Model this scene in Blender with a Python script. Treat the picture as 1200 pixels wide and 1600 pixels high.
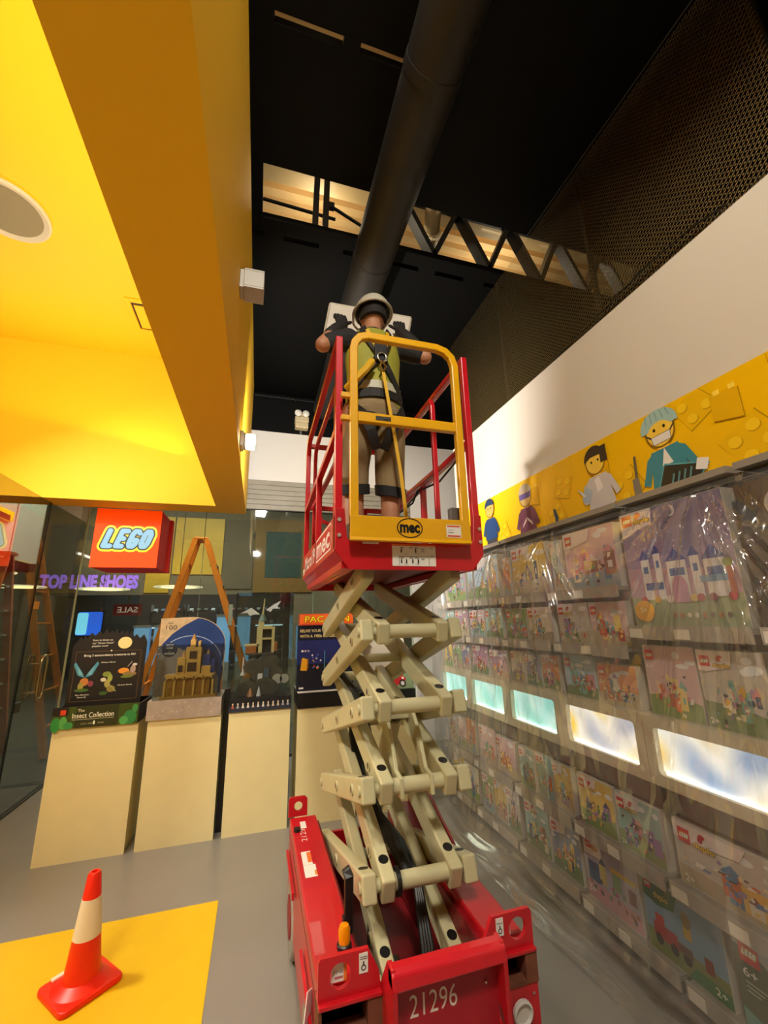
import bpy, bmesh, math, random
from mathutils import Vector, Matrix
random.seed(7)
for o in list(bpy.data.objects): bpy.data.objects.remove(o)
S = bpy.context.scene
COL = S.collection

# ---------------------------------------------------------------- camera
YAW, PIT, ROL, FPX = math.radians(16.8), math.radians(14.44), math.radians(-1.28), 646.0
fwd = Vector((math.sin(YAW)*math.cos(PIT), math.cos(YAW)*math.cos(PIT), math.sin(PIT)))
rt = Vector((math.cos(YAW), -math.sin(YAW), 0)); up = rt.cross(fwd)
r2 = math.cos(ROL)*rt + math.sin(ROL)*up; u2 = -math.sin(ROL)*rt + math.cos(ROL)*up
cd = bpy.data.cameras.new('camera'); cam = bpy.data.objects.new('camera', cd); COL.objects.link(cam)
M = Matrix((r2, u2, -fwd)).transposed().to_4x4(); M.translation = (0, 0, 1.6)
cam.matrix_world = M
cd.sensor_fit = 'VERTICAL'; cd.sensor_height = 24.0; cd.lens = FPX/1600*24.0
cd.clip_start = 0.02; cd.clip_end = 200
S.camera = cam

# ---------------------------------------------------------------- world + exposure
W = bpy.data.worlds.new('dim_mall_air'); S.world = W; W.use_nodes = True
W.node_tree.nodes['Background'].inputs[0].default_value = (1.0, 0.93, 0.82, 1)
W.node_tree.nodes['Background'].inputs[1].default_value = 0.01
S.view_settings.view_transform = 'Standard'; S.view_settings.look = 'None'
S.view_settings.gamma = 1.0; S.view_settings.use_curve_mapping = False
S.view_settings.exposure = 0.3

# ---------------------------------------------------------------- lamps of the shop (with added fill out of frame) and mall
def area(name, loc, target, sx, sy, power, col):
    d = bpy.data.lights.new(name, 'AREA'); d.shape = 'RECTANGLE'; d.size = sx; d.size_y = sy
    d.energy = power; d.color = col
    o = bpy.data.objects.new(name, d); COL.objects.link(o); o.location = loc
    o.rotation_euler = (Vector(target)-Vector(loc)).to_track_quat('-Z', 'Y').to_euler()
    return o
def point(name, loc, power, col, r=0.05):
    d = bpy.data.lights.new(name, 'POINT'); d.energy = power; d.color = col; d.shadow_soft_size = r
    o = bpy.data.objects.new(name, d); COL.objects.link(o); o.location = loc
    return o
WARM = (1.0, 0.945, 0.83); NEUT = (1.0, 0.94, 0.84); COOL = (0.85, 0.93, 1.0)
area('fill_light', (-0.02, -0.65, 4.8), (1.4, 2.9, 1.0), 0.3, 0.6, 135, WARM)  # added fill behind the camera, set to graze the soffit side
area('fill_light', (-1.5, -0.65, 4.38), (-0.8, 3.4, 0.5), 1.2, 0.7, 120, WARM)  # second added fill, unseen up in the tray, for the pedestal side
area('tray_spot', (-2.3, 2.9, 3.5), (-0.4, 2.6, 0.2), 0.25, 0.25, 70, WARM)
area('cove_strip', (-0.58, 1.6, 3.0), (-2.6, 1.6, 4.3), 3.6, 0.08, 38, WARM)
area('cove_strip', (-2.2, 4.3, 3.3), (-2.0, 3.2, 4.4), 2.6, 0.08, 13, WARM)
point('plenum_lamp', (0.4, 3.4, 5.4), 16, (1.0, 0.85, 0.60), 0.1)
point('plenum_lamp', (2.6, 3.6, 5.4), 16, (1.0, 0.85, 0.60), 0.1)
point('plenum_lamp', (0.2, 1.7, 5.5), 3, (1.0, 0.80, 0.50), 0.1)
area('mall_fill', (-2.5, 9.5, 5.2), (-2.5, 9.6, 0), 3.0, 2.0, 340, NEUT)
area('mall_fill', (-0.9, 6.1, 5.4), (-0.7, 7.2, 1.0), 2.5, 0.3, 420, NEUT)  # added to brighten the ladder, no fitting known there
area('mall_fill', (2.0, 9.5, 5.2), (2.0, 9.6, 0), 3.0, 2.0, 200, NEUT)
area('shoe_shop_light', (-2.0, 15.0, 2.9), (-2.0, 15.4, 0), 6.0, 1.5, 160, COOL)

# ---------------------------------------------------------------- materials
def lin(c):
    if isinstance(c, str):
        c = tuple(int(c[i:i+2], 16)/255 for i in (0, 2, 4))
    return tuple((v/12.92 if v <= 0.04045 else ((v+0.055)/1.055)**2.4) for v in c)
MC = {}
def mat(name, col, rough=0.5, metal=0.0, emit=0.0, var=0.0, scale=8.0, bump=0.0, bscale=60.0, coat=0.0, spec=0.5, alpha=1.0):
    if name in MC: return MC[name]
    m = bpy.data.materials.new(name); m.use_nodes = True; nt = m.node_tree; b = nt.nodes['Principled BSDF']
    c = lin(col) + (1,)
    b.inputs['Base Color'].default_value = c; b.inputs['Roughness'].default_value = rough
    b.inputs['Metallic'].default_value = metal; b.inputs['Coat Weight'].default_value = coat
    b.inputs['Specular IOR Level'].default_value = spec
    if emit: b.inputs['Emission Color'].default_value = c; b.inputs['Emission Strength'].default_value = emit
    if var or bump:
        tc = nt.nodes.new('ShaderNodeTexCoord')
    if var:
        n = nt.nodes.new('ShaderNodeTexNoise'); n.inputs['Scale'].default_value = scale; n.inputs['Detail'].default_value = 4
        nt.links.new(tc.outputs['Object'], n.inputs['Vector'])
        r = nt.nodes.new('ShaderNodeValToRGB'); r.color_ramp.elements[0].position = 0.3; r.color_ramp.elements[1].position = 0.7
        r.color_ramp.elements[0].color = tuple(v*(1-var) for v in c[:3]) + (1,)
        r.color_ramp.elements[1].color = tuple(min(1, v*(1+var)) for v in c[:3]) + (1,)
        nt.links.new(n.outputs['Fac'], r.inputs['Fac']); nt.links.new(r.outputs['Color'], b.inputs['Base Color'])
    if bump:
        n2 = nt.nodes.new('ShaderNodeTexNoise'); n2.inputs['Scale'].default_value = bscale
        nt.links.new(tc.outputs['Object'], n2.inputs['Vector'])
        bp = nt.nodes.new('ShaderNodeBump'); bp.inputs['Strength'].default_value = bump; bp.inputs['Distance'].default_value = 0.01
        nt.links.new(n2.outputs['Fac'], bp.inputs['Height']); nt.links.new(bp.outputs['Normal'], b.inputs['Normal'])
    MC[name] = m
    return m
def glass_mat(name, tint, gloss=0.06, rough=0.02, milky=0.0):
    """thin clear sheet: passes light straight, a fresnel reflection, a little milk"""
    if name in MC: return MC[name]
    m = bpy.data.materials.new(name); m.use_nodes = True; nt = m.node_tree
    for n in list(nt.nodes): nt.nodes.remove(n)
    out = nt.nodes.new('ShaderNodeOutputMaterial')
    tr = nt.nodes.new('ShaderNodeBsdfTransparent'); tr.inputs[0].default_value = lin(tint)+(1,)
    gl = nt.nodes.new('ShaderNodeBsdfGlossy'); gl.inputs['Roughness'].default_value = rough
    fr = nt.nodes.new('ShaderNodeLayerWeight'); fr.inputs['Blend'].default_value = 0.25
    mr = nt.nodes.new('ShaderNodeMapRange'); mr.inputs['To Min'].default_value = gloss; mr.inputs['To Max'].default_value = min(1, gloss+0.6)
    nt.links.new(fr.outputs['Facing'], mr.inputs['Value'])
    mx = nt.nodes.new('ShaderNodeMixShader'); nt.links.new(mr.outputs[0], mx.inputs[0])
    nt.links.new(tr.outputs[0], mx.inputs[1]); nt.links.new(gl.outputs[0], mx.inputs[2])
    nt.links.new(mx.outputs[0], out.inputs[0])
    MC[name] = m
    return m
WHITE = mat('white_paint', 'D8D2C8', 0.6, bump=0.03, bscale=200)
CREAM = mat('cream_paint', 'CFC6B0', 0.6)
YEL = mat('yellow_paint', 'FCC400', 0.6, bump=0.02, bscale=300)
BLACK = mat('black_paint', '040403', 0.65, var=0.2, scale=3, spec=0.15)
BLK = mat('black_plastic', '111111', 0.4)
RUB = mat('rubber', '1A1A1A', 0.8)
CHROME = mat('bright_steel', 'C9C4B8', 0.25, 1.0)
STEEL = mat('dull_steel', '77756E', 0.4, 1.0)
RED = mat('lift_red_paint', 'B80E1C', 0.35, var=0.12, scale=5, coat=0.25)
REDB = mat('lift_bright_red_paint', 'C41222', 0.28, coat=0.4)
GATE = mat('gate_yellow_paint', 'DFA500', 0.35, var=0.05, coat=0.3)
ARM = mat('scissor_cream_paint', 'BCB68E', 0.38, var=0.06, scale=6, coat=0.2)
GLASS = glass_mat('storefront_glass', 'C9CFC6', 0.07)
ACRYL = glass_mat('clear_acrylic', 'EEF2F0', 0.05)

# ---------------------------------------------------------------- mesh building
class MB:
    def __init__(s): s.v = []; s.f = []; s.m = []
    def add(s, vs, fs, mi=0):
        b = len(s.v); s.v += [tuple(v) for v in vs]
        for f in fs: s.f.append(tuple(b+i for i in f)); s.m.append(mi)
        return s
    def box(s, x0, x1, y0, y1, z0, z1, mi=0):
        v = [(x, y, z) for x in (x0, x1) for y in (y0, y1) for z in (z0, z1)]
        return s.add(v, [(0, 1, 3, 2), (4, 6, 7, 5), (0, 4, 5, 1), (2, 3, 7, 6), (0, 2, 6, 4), (1, 5, 7, 3)], mi)
    def bar(s, p0, p1, w, h, upv=(0, 0, 1), mi=0):
        p0 = Vector(p0); p1 = Vector(p1); d = (p1-p0).normalized(); U = Vector(upv)
        if abs(d.dot(U)) > 0.98: U = Vector((0, 1, 0))
        a = d.cross(U).normalized(); b = a.cross(d).normalized()
        vs = [p+a*(sa*w/2)+b*(sb*h/2) for p in (p0, p1) for sa, sb in ((-1, -1), (1, -1), (1, 1), (-1, 1))]
        return s.add(vs, [(3, 2, 1, 0), (4, 5, 6, 7), (0, 1, 5, 4), (1, 2, 6, 5), (2, 3, 7, 6), (3, 0, 4, 7)], mi)
    def cyl(s, p0, p1, r0, r1=None, n=16, cap=True, mi=0):
        if r1 is None: r1 = r0
        p0 = Vector(p0); p1 = Vector(p1); d = (p1-p0).normalized()
        U = Vector((0, 0, 1)) if abs(d.z) < 0.9 else Vector((0, 1, 0))
        a = d.cross(U).normalized(); b = a.cross(d)
        vs = []
        for p, r in ((p0, r0), (p1, r1)):
            for i in range(n):
                t = 2*math.pi*i/n; vs.append(p+a*(math.cos(t)*r)+b*(math.sin(t)*r))
        fs = [(i, n+i, n+(i+1) % n, (i+1) % n) for i in range(n)]
        if cap: fs += [tuple(range(n)), tuple(range(2*n-1, n-1, -1))]
        return s.add(vs, fs, mi)
    def tube(s, pts, r, n=8, mi=0):
        pts = [Vector(p) for p in pts]; rs = r if isinstance(r, (list, tuple)) else [r]*len(pts)
        vs = []; prev = None
        for i, p in enumerate(pts):
            d = (pts[min(i+1, len(pts)-1)]-pts[max(i-1, 0)]).normalized()
            if prev is None:
                U = Vector((0, 0, 1)) if abs(d.z) < 0.9 else Vector((0, 1, 0)); a = d.cross(U).normalized()
            else:
                a = (prev-d*prev.dot(d)).normalized()
            prev = a; b = a.cross(d)
            for k in range(n):
                t = 2*math.pi*k/n; vs.append(p+a*(math.cos(t)*rs[i])+b*(math.sin(t)*rs[i]))
        fs = []
        for i in range(len(pts)-1):
            for k in range(n): fs.append((i*n+k, (i+1)*n+k, (i+1)*n+(k+1) % n, i*n+(k+1) % n))
        fs += [tuple(range(n)), tuple(range(len(pts)*n-1, (len(pts)-1)*n-1, -1))]
        return s.add(vs, fs, mi)
    def sqtube(s, pts, w, h, upv, mi=0):
        """square section swept along a path, upv perpendicular to the path's plane"""
        pts = [Vector(p) for p in pts]; U = Vector(upv).normalized(); vs = []
        for i, p in enumerate(pts):
            d0 = (pts[i]-pts[i-1]).normalized() if i else (pts[1]-pts[0]).normalized()
            d1 = (pts[i+1]-pts[i]).normalized() if i < len(pts)-1 else d0
            d = (d0+d1).normalized(); a = d.cross(U).normalized()
            k = 1/max(0.5, d.dot(d1))
            for sa, sb in ((-1, -1), (1, -1), (1, 1), (-1, 1)): vs.append(p+a*(sa*w/2*k)+U*(sb*h/2))
        fs = []
        for i in range(len(pts)-1):
            for k in range(4): fs.append((i*4+k, i*4+(k+1) % 4, (i+1)*4+(k+1) % 4, (i+1)*4+k))
        n = len(pts)*4
        fs += [(3, 2, 1, 0), (n-4, n-3, n-2, n-1)]
        return s.add(vs, fs, mi)
    def prism(s, poly, ax, c0, c1, mi=0):
        """poly in the plane of the other two axes (in xyz order), extruded along ax"""
        n = len(poly)
        def mk(p, c): return {'x': (c, p[0], p[1]), 'y': (p[0], c, p[1]), 'z': (p[0], p[1], c)}[ax]
        vs = [mk(p, c0) for p in poly]+[mk(p, c1) for p in poly]
        fs = [(i, (i+1) % n, n+(i+1) % n, n+i) for i in range(n)]+[tuple(range(n-1, -1, -1)), tuple(range(n, 2*n))]
        return s.add(vs, fs, mi)
    def holed(s, outer, hole, ax, c0, c1, mi=0):
        """plate with a hole: both loops have the same number of points, matched by angle"""
        n = len(outer)
        def mk(p, c): return {'x': (c, p[0], p[1]), 'y': (p[0], c, p[1]), 'z': (p[0], p[1], c)}[ax]
        vs = [mk(p, c) for c in (c0, c1) for lp in (outer, hole) for p in lp]
        fs = []
        for i in range(n):
            j = (i+1) % n
            fs += [(i, j, n+j, n+i), (2*n+i, 3*n+i, 3*n+j, 2*n+j), (i, 2*n+i, 2*n+j, j), (n+i, n+j, 3*n+j, 3*n+i)]
        return s.add(vs, fs, mi)
    def lathe(s, prof, c, n=24, ax='z', mi=0):
        vs = []; c = Vector(c)
        for r, h in prof:
            for i in range(n):
                t = 2*math.pi*i/n; a, b = r*math.cos(t), r*math.sin(t)
                vs.append(c+Vector({'z': (a, b, h), 'y': (a, h, b), 'x': (h, a, b)}[ax]))
        fs = []
        for k in range(len(prof)-1):
            for i in range(n): fs.append((k*n+i, k*n+(i+1) % n, (k+1)*n+(i+1) % n, (k+1)*n+i))
        fs += [tuple(range(n-1, -1, -1)), tuple(range((len(prof)-1)*n, len(prof)*n))]
        return s.add(vs, fs, mi)
    def ball(s, c, rx, ry, rz, n=14, m=10, mi=0):
        prof = []
        c = Vector(c); vs = []
        for j in range(1, m):
            t = math.pi*j/m
            for i in range(n):
                a = 2*math.pi*i/n; vs.append(c+Vector((rx*math.sin(t)*math.cos(a), ry*math.sin(t)*math.sin(a), rz*math.cos(t))))
        vs += [c+Vector((0, 0, rz)), c-Vector((0, 0, rz))]; fs = []
        for j in range(m-2):
            for i in range(n): fs.append((j*n+i, (j+1)*n+i, (j+1)*n+(i+1) % n, j*n+(i+1) % n))
        tp, bt = (m-1)*n, (m-1)*n+1
        for i in range(n): fs += [(tp, i, (i+1) % n), (bt, (m-2)*n+(i+1) % n, (m-2)*n+i)]
        return s.add(vs, fs, mi)
    def loft(s, rings, n=16, mi=0):
        """rings: (centre, rx, ry, axis) ellipse rings; axis = loft direction"""
        vs = []
        for c, rx, ry, d in rings:
            c = Vector(c); d = Vector(d).normalized(); U = Vector((0, 1, 0)) if abs(d.y) < 0.8 else Vector((0, 0, 1))
            a = U.cross(d).normalized(); b = d.cross(a)
            for i in range(n):
                t = 2*math.pi*i/n; vs.append(c+a*(rx*math.cos(t))+b*(ry*math.sin(t)))
        fs = []
        for k in range(len(rings)-1):
            for i in range(n): fs.append((k*n+i, k*n+(i+1) % n, (k+1)*n+(i+1) % n, (k+1)*n+i))
        fs += [tuple(range(n-1, -1, -1)), tuple(range((len(rings)-1)*n, len(rings)*n))]
        return s.add(vs, fs, mi)
    def build(s, name, mats, parent=None, bevel=0.0, smooth=False, seg=2):
        off = world_of(parent) if parent else Vector((0, 0, 0))
        me = bpy.data.meshes.new(name)
        me.from_pydata([tuple(Vector(v)-off) for v in s.v], [], s.f)
        for m in (mats if isinstance(mats, (list, tuple)) else [mats]): me.materials.append(m)
        me.polygons.foreach_set('material_index', s.m)
        bm = bmesh.new(); bm.from_mesh(me); bmesh.ops.recalc_face_normals(bm, faces=bm.faces); bm.to_mesh(me); bm.free()
        if smooth: me.polygons.foreach_set('use_smooth', [True]*len(me.polygons))
        me.update()
        o = bpy.data.objects.new(name, me); COL.objects.link(o)
        if bevel:
            b = o.modifiers.new('bevel', 'BEVEL'); b.width = bevel; b.segments = seg; b.limit_method = 'ANGLE'; b.angle_limit = math.radians(40)
        if smooth:
            try:
                e = o.modifiers.new('edges', 'EDGE_SPLIT'); e.split_angle = math.radians(40)
            except Exception: pass
        if parent: o.parent = parent
        return o
def world_of(o):
    v = Vector((0, 0, 0))
    while o is not None: v += o.location; o = o.parent
    return v
def tag(o, label=None, cat=None, group=None, kind=None):
    if label: o['label'] = label
    if cat: o['category'] = cat
    if group: o['group'] = group
    if kind: o['kind'] = kind
    return o
def thing(name, label, cat, loc=(0, 0, 0), group=None):
    o = bpy.data.objects.new(name, None); COL.objects.link(o); o.location = loc; o.empty_display_size = 0.1
    return tag(o, label, cat, group)
def struct(o): o['kind'] = 'structure'; return o
def bx(name, m, parent, x0, x1, y0, y1, z0, z1, bevel=0.0): return MB().box(x0, x1, y0, y1, z0, z1).build(name, m, parent, bevel)

# ---------------------------------------------------------------- flat print: coloured shapes and lettering on a plane
TXT = {}
def text_geo(body, offset=0.0, shear=0.0, spacing=1.0):
    k = (body, round(offset, 4), shear, spacing)
    if k in TXT: return TXT[k]
    cu = bpy.data.curves.new('lettering', 'FONT'); cu.body = body; cu.size = 1.0; cu.offset = offset; cu.shear = shear
    cu.space_character = spacing; cu.resolution_u = 3; cu.fill_mode = 'FRONT'
    ob = bpy.data.objects.new('lettering', cu); COL.objects.link(ob)
    dg = bpy.context.evaluated_depsgraph_get(); me = bpy.data.meshes.new_from_object(ob.evaluated_get(dg))
    vs = [(v.co.x, v.co.y) for v in me.vertices]; fs = [tuple(p.vertices) for p in me.polygons]
    bpy.data.objects.remove(ob); bpy.data.curves.remove(cu); bpy.data.meshes.remove(me)
    TXT[k] = (vs, fs)
    return TXT[k]
def ink(c, rough=0.4, emit=0.0):
    return mat('ink_%s%s' % (c, '_lit%g' % emit if emit else ''), c, rough, emit=emit)
class Print:
    """o = lower-left corner, u = reading direction, v = up, n = towards the viewer"""
    def __init__(s, o, u, v, n, rough=0.4, step=0.0001):
        s.STEP = step
        s.o = Vector(o); s.u = Vector(u); s.v = Vector(v); s.n = Vector(n); s.mb = MB(); s.mats = []; s.lay = 1; s.rough = rough
    def mi(s, c, emit=0.0):
        m = ink(c, s.rough, emit) if isinstance(c, str) else c
        if m not in s.mats: s.mats.append(m)
        return s.mats.index(m)
    def P(s, a, b): return s.o+s.u*a+s.v*b+s.n*(s.lay*s.STEP)
    def poly(s, pts, c, emit=0.0):
        s.mb.add([s.P(*p) for p in pts], [tuple(range(len(pts)))], s.mi(c, emit)); s.lay += 1; return s
    def rect(s, x0, y0, x1, y1, c, emit=0.0): return s.poly([(x0, y0), (x1, y0), (x1, y1), (x0, y1)], c, emit)
    def oval(s, x, y, rx, ry, c, n=18, emit=0.0, a0=0.0, a1=2*math.pi):
        return s.poly([(x+rx*math.cos(a0+(a1-a0)*i/n), y+ry*math.sin(a0+(a1-a0)*i/n)) for i in range(n if a1-a0 > 6.2 else n+1)], c, emit)
    def ring(s, x, y, rx, ry, w, c, n=32):
        for i in range(n):
            a, b = 2*math.pi*i/n, 2*math.pi*(i+1)/n
            s.mb.add([s.P(x+(rx-w)*math.cos(a), y+(ry-w)*math.sin(a)), s.P(x+rx*math.cos(a), y+ry*math.sin(a)),
                      s.P(x+rx*math.cos(b), y+ry*math.sin(b)), s.P(x+(rx-w)*math.cos(b), y+(ry-w)*math.sin(b))], [(0, 1, 2, 3)], s.mi(c))
        s.lay += 1; return s
    def rrect(s, x0, y0, x1, y1, r, c, emit=0.0):
        pts = []
        for cx, cy, a in ((x1-r, y1-r, 0), (x0+r, y1-r, 90), (x0+r, y0+r, 180), (x1-r, y0+r, 270)):
            for k in range(5): t = math.radians(a+22.5*k); pts.append((cx+r*math.cos(t), cy+r*math.sin(t)))
        return s.poly(pts, c, emit)
    def line(s, a, b, w, c):
        d = Vector((b[0]-a[0], b[1]-a[1])); d.normalize(); q = Vector((-d.y, d.x))*(w/2)
        return s.poly([(a[0]-q.x, a[1]-q.y), (b[0]-q.x, b[1]-q.y), (b[0]+q.x, b[1]+q.y), (a[0]+q.x, a[1]+q.y)], c)
    def text(s, body, x, y, h, c, width=None, offset=0.0, shear=0.0, align='l', spacing=1.0, emit=0.0, ref=None):
        """h = capital height; width squeezes to fit"""
        vs, fs = text_geo(body, offset, shear, spacing)
        if not vs: return s
        rv = text_geo(body, 0.0, shear, spacing)[0]
        xs = [p[0] for p in rv]; ys = [p[1] for p in rv]; x0, x1 = min(xs), max(xs)
        k = h/0.70; kx = k if width is None else width/(x1-x0)
        w = (x1-x0)*kx; ox = x-(w/2 if align == 'c' else 0)
        s.mb.add([s.P(ox+(p[0]-x0)*kx, y+p[1]*k) for p in vs], fs, s.mi(c, emit)); s.lay += 1; return s
    def logo(s, x, y, w, emit=0.0, square=True, red='D3131B'):
        """red square with the bubble lettering, w = side of the square"""
        if square: s.rect(x, y, x+w, y+w, red, emit)
        return s.bubble(x+w*0.15, y+w*0.38, w*0.66, w*0.23, (('F7D117', emit), ('0A0A0A', 0), ('FFFFFF', emit)), 3)
    STROKES = [[(0.15, 1), (0.15, 0), (0.68, 0)], [(1.68, 1), (1.2, 1), (1.2, 0), (1.68, 0)], [(1.2, 0.5), (1.58, 0.5)],
               [(2.78, 0.88), (2.62, 1), (2.35, 1), (2.22, 0.82), (2.22, 0.18), (2.35, 0), (2.62, 0), (2.76, 0.15), (2.76, 0.42), (2.54, 0.42)],
               [(3.28, 0.2), (3.28, 0.8), (3.42, 1), (3.68, 1), (3.82, 0.8), (3.82, 0.2), (3.68, 0), (3.42, 0), (3.28, 0.2)]]
    def bubble(s, x, y, w, h, cols, n=5):
        """rounded balloon letters from thick capped strokes"""
        k = w/3.97
        for (c, em), r in zip(cols, (h*0.36, h*0.235, h*0.155)):
            for st in s.STROKES:
                q = [(x+a*k+b*h*0.30, y+b*h) for a, b in st]
                for (x0, y0), (x1, y1) in zip(q, q[1:]):
                    t = math.atan2(y1-y0, x1-x0)
                    pts = [(x1+r*math.cos(t-math.pi/2+math.pi*i/n), y1+r*math.sin(t-math.pi/2+math.pi*i/n)) for i in range(n+1)]
                    pts += [(x0+r*math.cos(t+math.pi/2+math.pi*i/n), y0+r*math.sin(t+math.pi/2+math.pi*i/n)) for i in range(n+1)]
                    s.mb.add([s.P(*p) for p in pts], [tuple(range(len(pts)))], s.mi(c, em)); s.lay += 0.06
            s.lay += 1
        return s
    def build(s, name, parent): return s.mb.build(name, s.mats, parent)
FY = dict(u=(1, 0, 0), v=(0, 0, 1), n=(0, -1, 0))      # faces the camera side (-y)
FX = dict(u=(0, -1, 0), v=(0, 0, 1), n=(-1, 0, 0))     # on the right wall, faces -x

# ================================================================ THE SETTING
FLOOR = mat('grey_vinyl', '88847C', 0.32, var=0.05, scale=1.5, bump=0.015, bscale=400)
MFLOOR = mat('mall_tile', '4A4742', 0.25, var=0.15, scale=0.8)
struct(bx('floor', FLOOR, None, -2.05, 4.6, -4.6, 5.7, -0.06, 0.0))
struct(bx('floor', FLOOR, None, -4.6, -2.05, -4.6, 3.0, -0.06, 0.0))
struct(bx('mall_floor', MFLOOR, None, -12, -2.05, 3.0, 18, -0.06, -0.002))
struct(bx('mall_floor', MFLOOR, None, -2.05, 8, 5.7, 18, -0.06, -0.002))
RWALL = mat('right_wall_paint', 'D2CABD', 0.5, bump=0.03, bscale=160)
struct(bx('wall_right', RWALL, None, 2.1, 2.25, -4.6, 4.1, 0, 3.5))
struct(bx('wall_rear', CREAM, None, -4.6, 4.6, -4.75, -4.6, 0, 4.85))
struct(bx('wall_left', CREAM, None, -4.75, -4.6, -4.6, 3.0, 0, 4.85))
struct(bx('wall_back_right', WHITE, None, 2.14, 5.2, 5.7, 5.85, 0, 4.24))
struct(bx('wall_back_header', WHITE, None, -4.6, 2.14, 5.7, 5.85, 3.5, 4.24))
struct(bx('wall_back_upper', BLACK, None, -4.6, 6.4, 5.72, 5.85, 4.24, 5.0))
# slatted shutter housing under the white header: separate boards
SLAT = mat('shutter_slat_paint', '8E8675', 0.5, var=0.06)
sh = struct(bx('trim_shutter', mat('shutter_back', '4A463E', 0.7), None, -2.05, 2.14, 5.74, 5.8, 3.08, 3.5))
for i in range(6): bx('slat', SLAT, sh, -2.05, 2.14, 5.705, 5.735, 3.084+i*0.07, 3.084+i*0.07+0.066, 0.004)
# yellow soffit with raised tray
so = MB(); so.box(-0.49, -0.19, -4.6, 4.88, 2.8, 4.45); so.box(-4.6, -0.49, 4.58, 4.88, 2.8, 4.50); so.box(-4.6, -0.3, -4.6, 4.6, 4.47, 4.55)
struct(so.build('ceiling_soffit', YEL))
# black ceiling panels at 4.85 with the slots left open
CZ = 4.85
def cpanel(x0, x1, y0, y1, z=CZ): return struct(bx('ceiling', BLACK, None, x0, x1, y0, y1, z, z+0.06))
cpanel(-4.6, 6.4, -4.6, 1.60); cpanel(-4.6, -0.08, 1.60, 1.65); cpanel(0.31, 0.41, 1.60, 1.65); cpanel(0.70, 6.4, 1.60, 1.65)
cpanel(-4.6, 6.4, 1.65, 2.43)
cpanel(-4.6, -0.13, 2.43, 2.87); cpanel(3.5, 6.4, 2.43, 2.87)
cpanel(-4.6, 6.4, 2.87, 3.0); cpanel(-4.6, 6.4, 3.05, 5.85)
for k in range(9):   # little bridges that interrupt the thin slot
    cpanel(-0.6+k*0.48, -0.6+k*0.48+0.12+0.05*(k % 3), 3.0, 3.05)
ce = MB()
DECK = mat('cream_roof_deck', 'D9B983', 0.6, var=0.1, scale=2)
prof = []
for k in range(34):
    y = 0.6+k*0.16; prof += [(y, 5.95), (y+0.07, 5.95), (y+0.09, 6.01), (y+0.14, 6.01)]
pts = []
for x in (-2.5, 7.0): pts += [(x, a, b) for a, b in prof]
n = len(prof); ce.add(pts, [(i, i+1, n+i+1, n+i) for i in range(n-1)])
struct(ce.build('ceiling_roof_deck', DECK))
TR = mat('black_steel', '14120F', 0.5)
CRM = mat('cream_steel', 'C9AE7C', 0.5)
# open web joist seen through the slot
j = thing('roof_joist', 'black open web roof joist with diagonal webs seen through the ceiling slot', 'joist', (0, 2.98, 4.95))
MB().bar((1.1, 2.98, 4.97), (4.2, 2.98, 4.97), 0.05, 0.04).build('bottom_chord', TR, j)
MB().bar((1.1, 2.98, 5.62), (4.2, 2.98, 5.62), 0.06, 0.05).build('top_chord', TR, j)
for k in range(10):
    x = 1.15+k*0.30; a, b = (4.97, 5.62) if k % 2 else (5.62, 4.97)
    MB().bar((x, 2.98, a), (x+0.30, 2.98, b), 0.11, 0.05).build('web', TR, j)
jb = thing('roof_beam', 'cream roof beam above the ceiling slot behind the round duct', 'beam', (0, 2.3, 5.9))
MB().box(-0.8, 4.5, 3.02, 3.08, 5.62, 5.95).build('web_plate', CRM, jb); MB().box(-0.8, 4.5, 2.96, 3.14, 5.60, 5.62).build('flange', CRM, jb)
pp = thing('roof_pipe', 'pale pipe with a collar crossing under the roof deck', 'pipe', (1.5, 2.5, 5.4))
MB().cyl((1.40, 2.75, 5.45), (1.62, 3.5, 5.30), 0.08).build('pipe_run', CRM, pp, smooth=True); MB().cyl((1.49, 3.05, 5.39), (1.503, 3.1, 5.38), 0.10).build('collar', CRM, pp)
for k, (x, lab) in enumerate(((0.31, 'thin black hanger rod left of a pair in the ceiling slot'), (0.40, 'thin black hanger strut right of a pair in the ceiling slot'))):
    h = thing('ceiling_hanger', lab, 'hanger', (x, 2.95, 4.92), 'hangers in the ceiling slot')
    MB().bar((x, 2.95, 4.92), (x+0.02, 2.95, 5.95), 0.05, 0.05).build('strut', TR, h); MB().box(x-0.03, x+0.05, 2.91, 2.99, 4.91, 4.93).build('foot_plate', TR, h)
for (p0, p1, lab) in (((-0.3, 2.95, 5.15), (0.5, 3.0, 5.17), 'thin diagonal brace under the roof deck left of the duct'), ((0.45, 2.95, 5.25), (1.1, 3.0, 5.0), 'thin diagonal brace under the roof deck beside the duct')):
    b = thing('roof_brace', lab, 'brace', p0, 'diagonal roof braces')
    MB().bar(p0, p1, 0.02, 0.02).build('rod', TR, b); MB().box(p0[0]-0.03, p0[0]+0.03, p0[1]-0.02, p0[1]+0.02, p0[2]-0.03, p0[2]+0.03).build('end_plate', TR, b)
# round duct
DUCT = mat('duct_black', '15110C', 0.6, 0.0, var=0.2, scale=3)
d = thing('air_duct', 'large round black air duct running across the dark ceiling', 'duct', (0.80, 3, 4.62))
for k in range(5):
    y0 = -1.2+k*1.35
    MB().cyl((0.80, y0, 4.62), (0.80, y0+1.33, 4.62), 0.17, n=40).build('duct_section', DUCT, d, smooth=True)
    MB().cyl((0.80, y0+1.30, 4.62), (0.80, y0+1.36, 4.62), 0.174, n=40).build('joint_band', DUCT, d, smooth=True)
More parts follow.
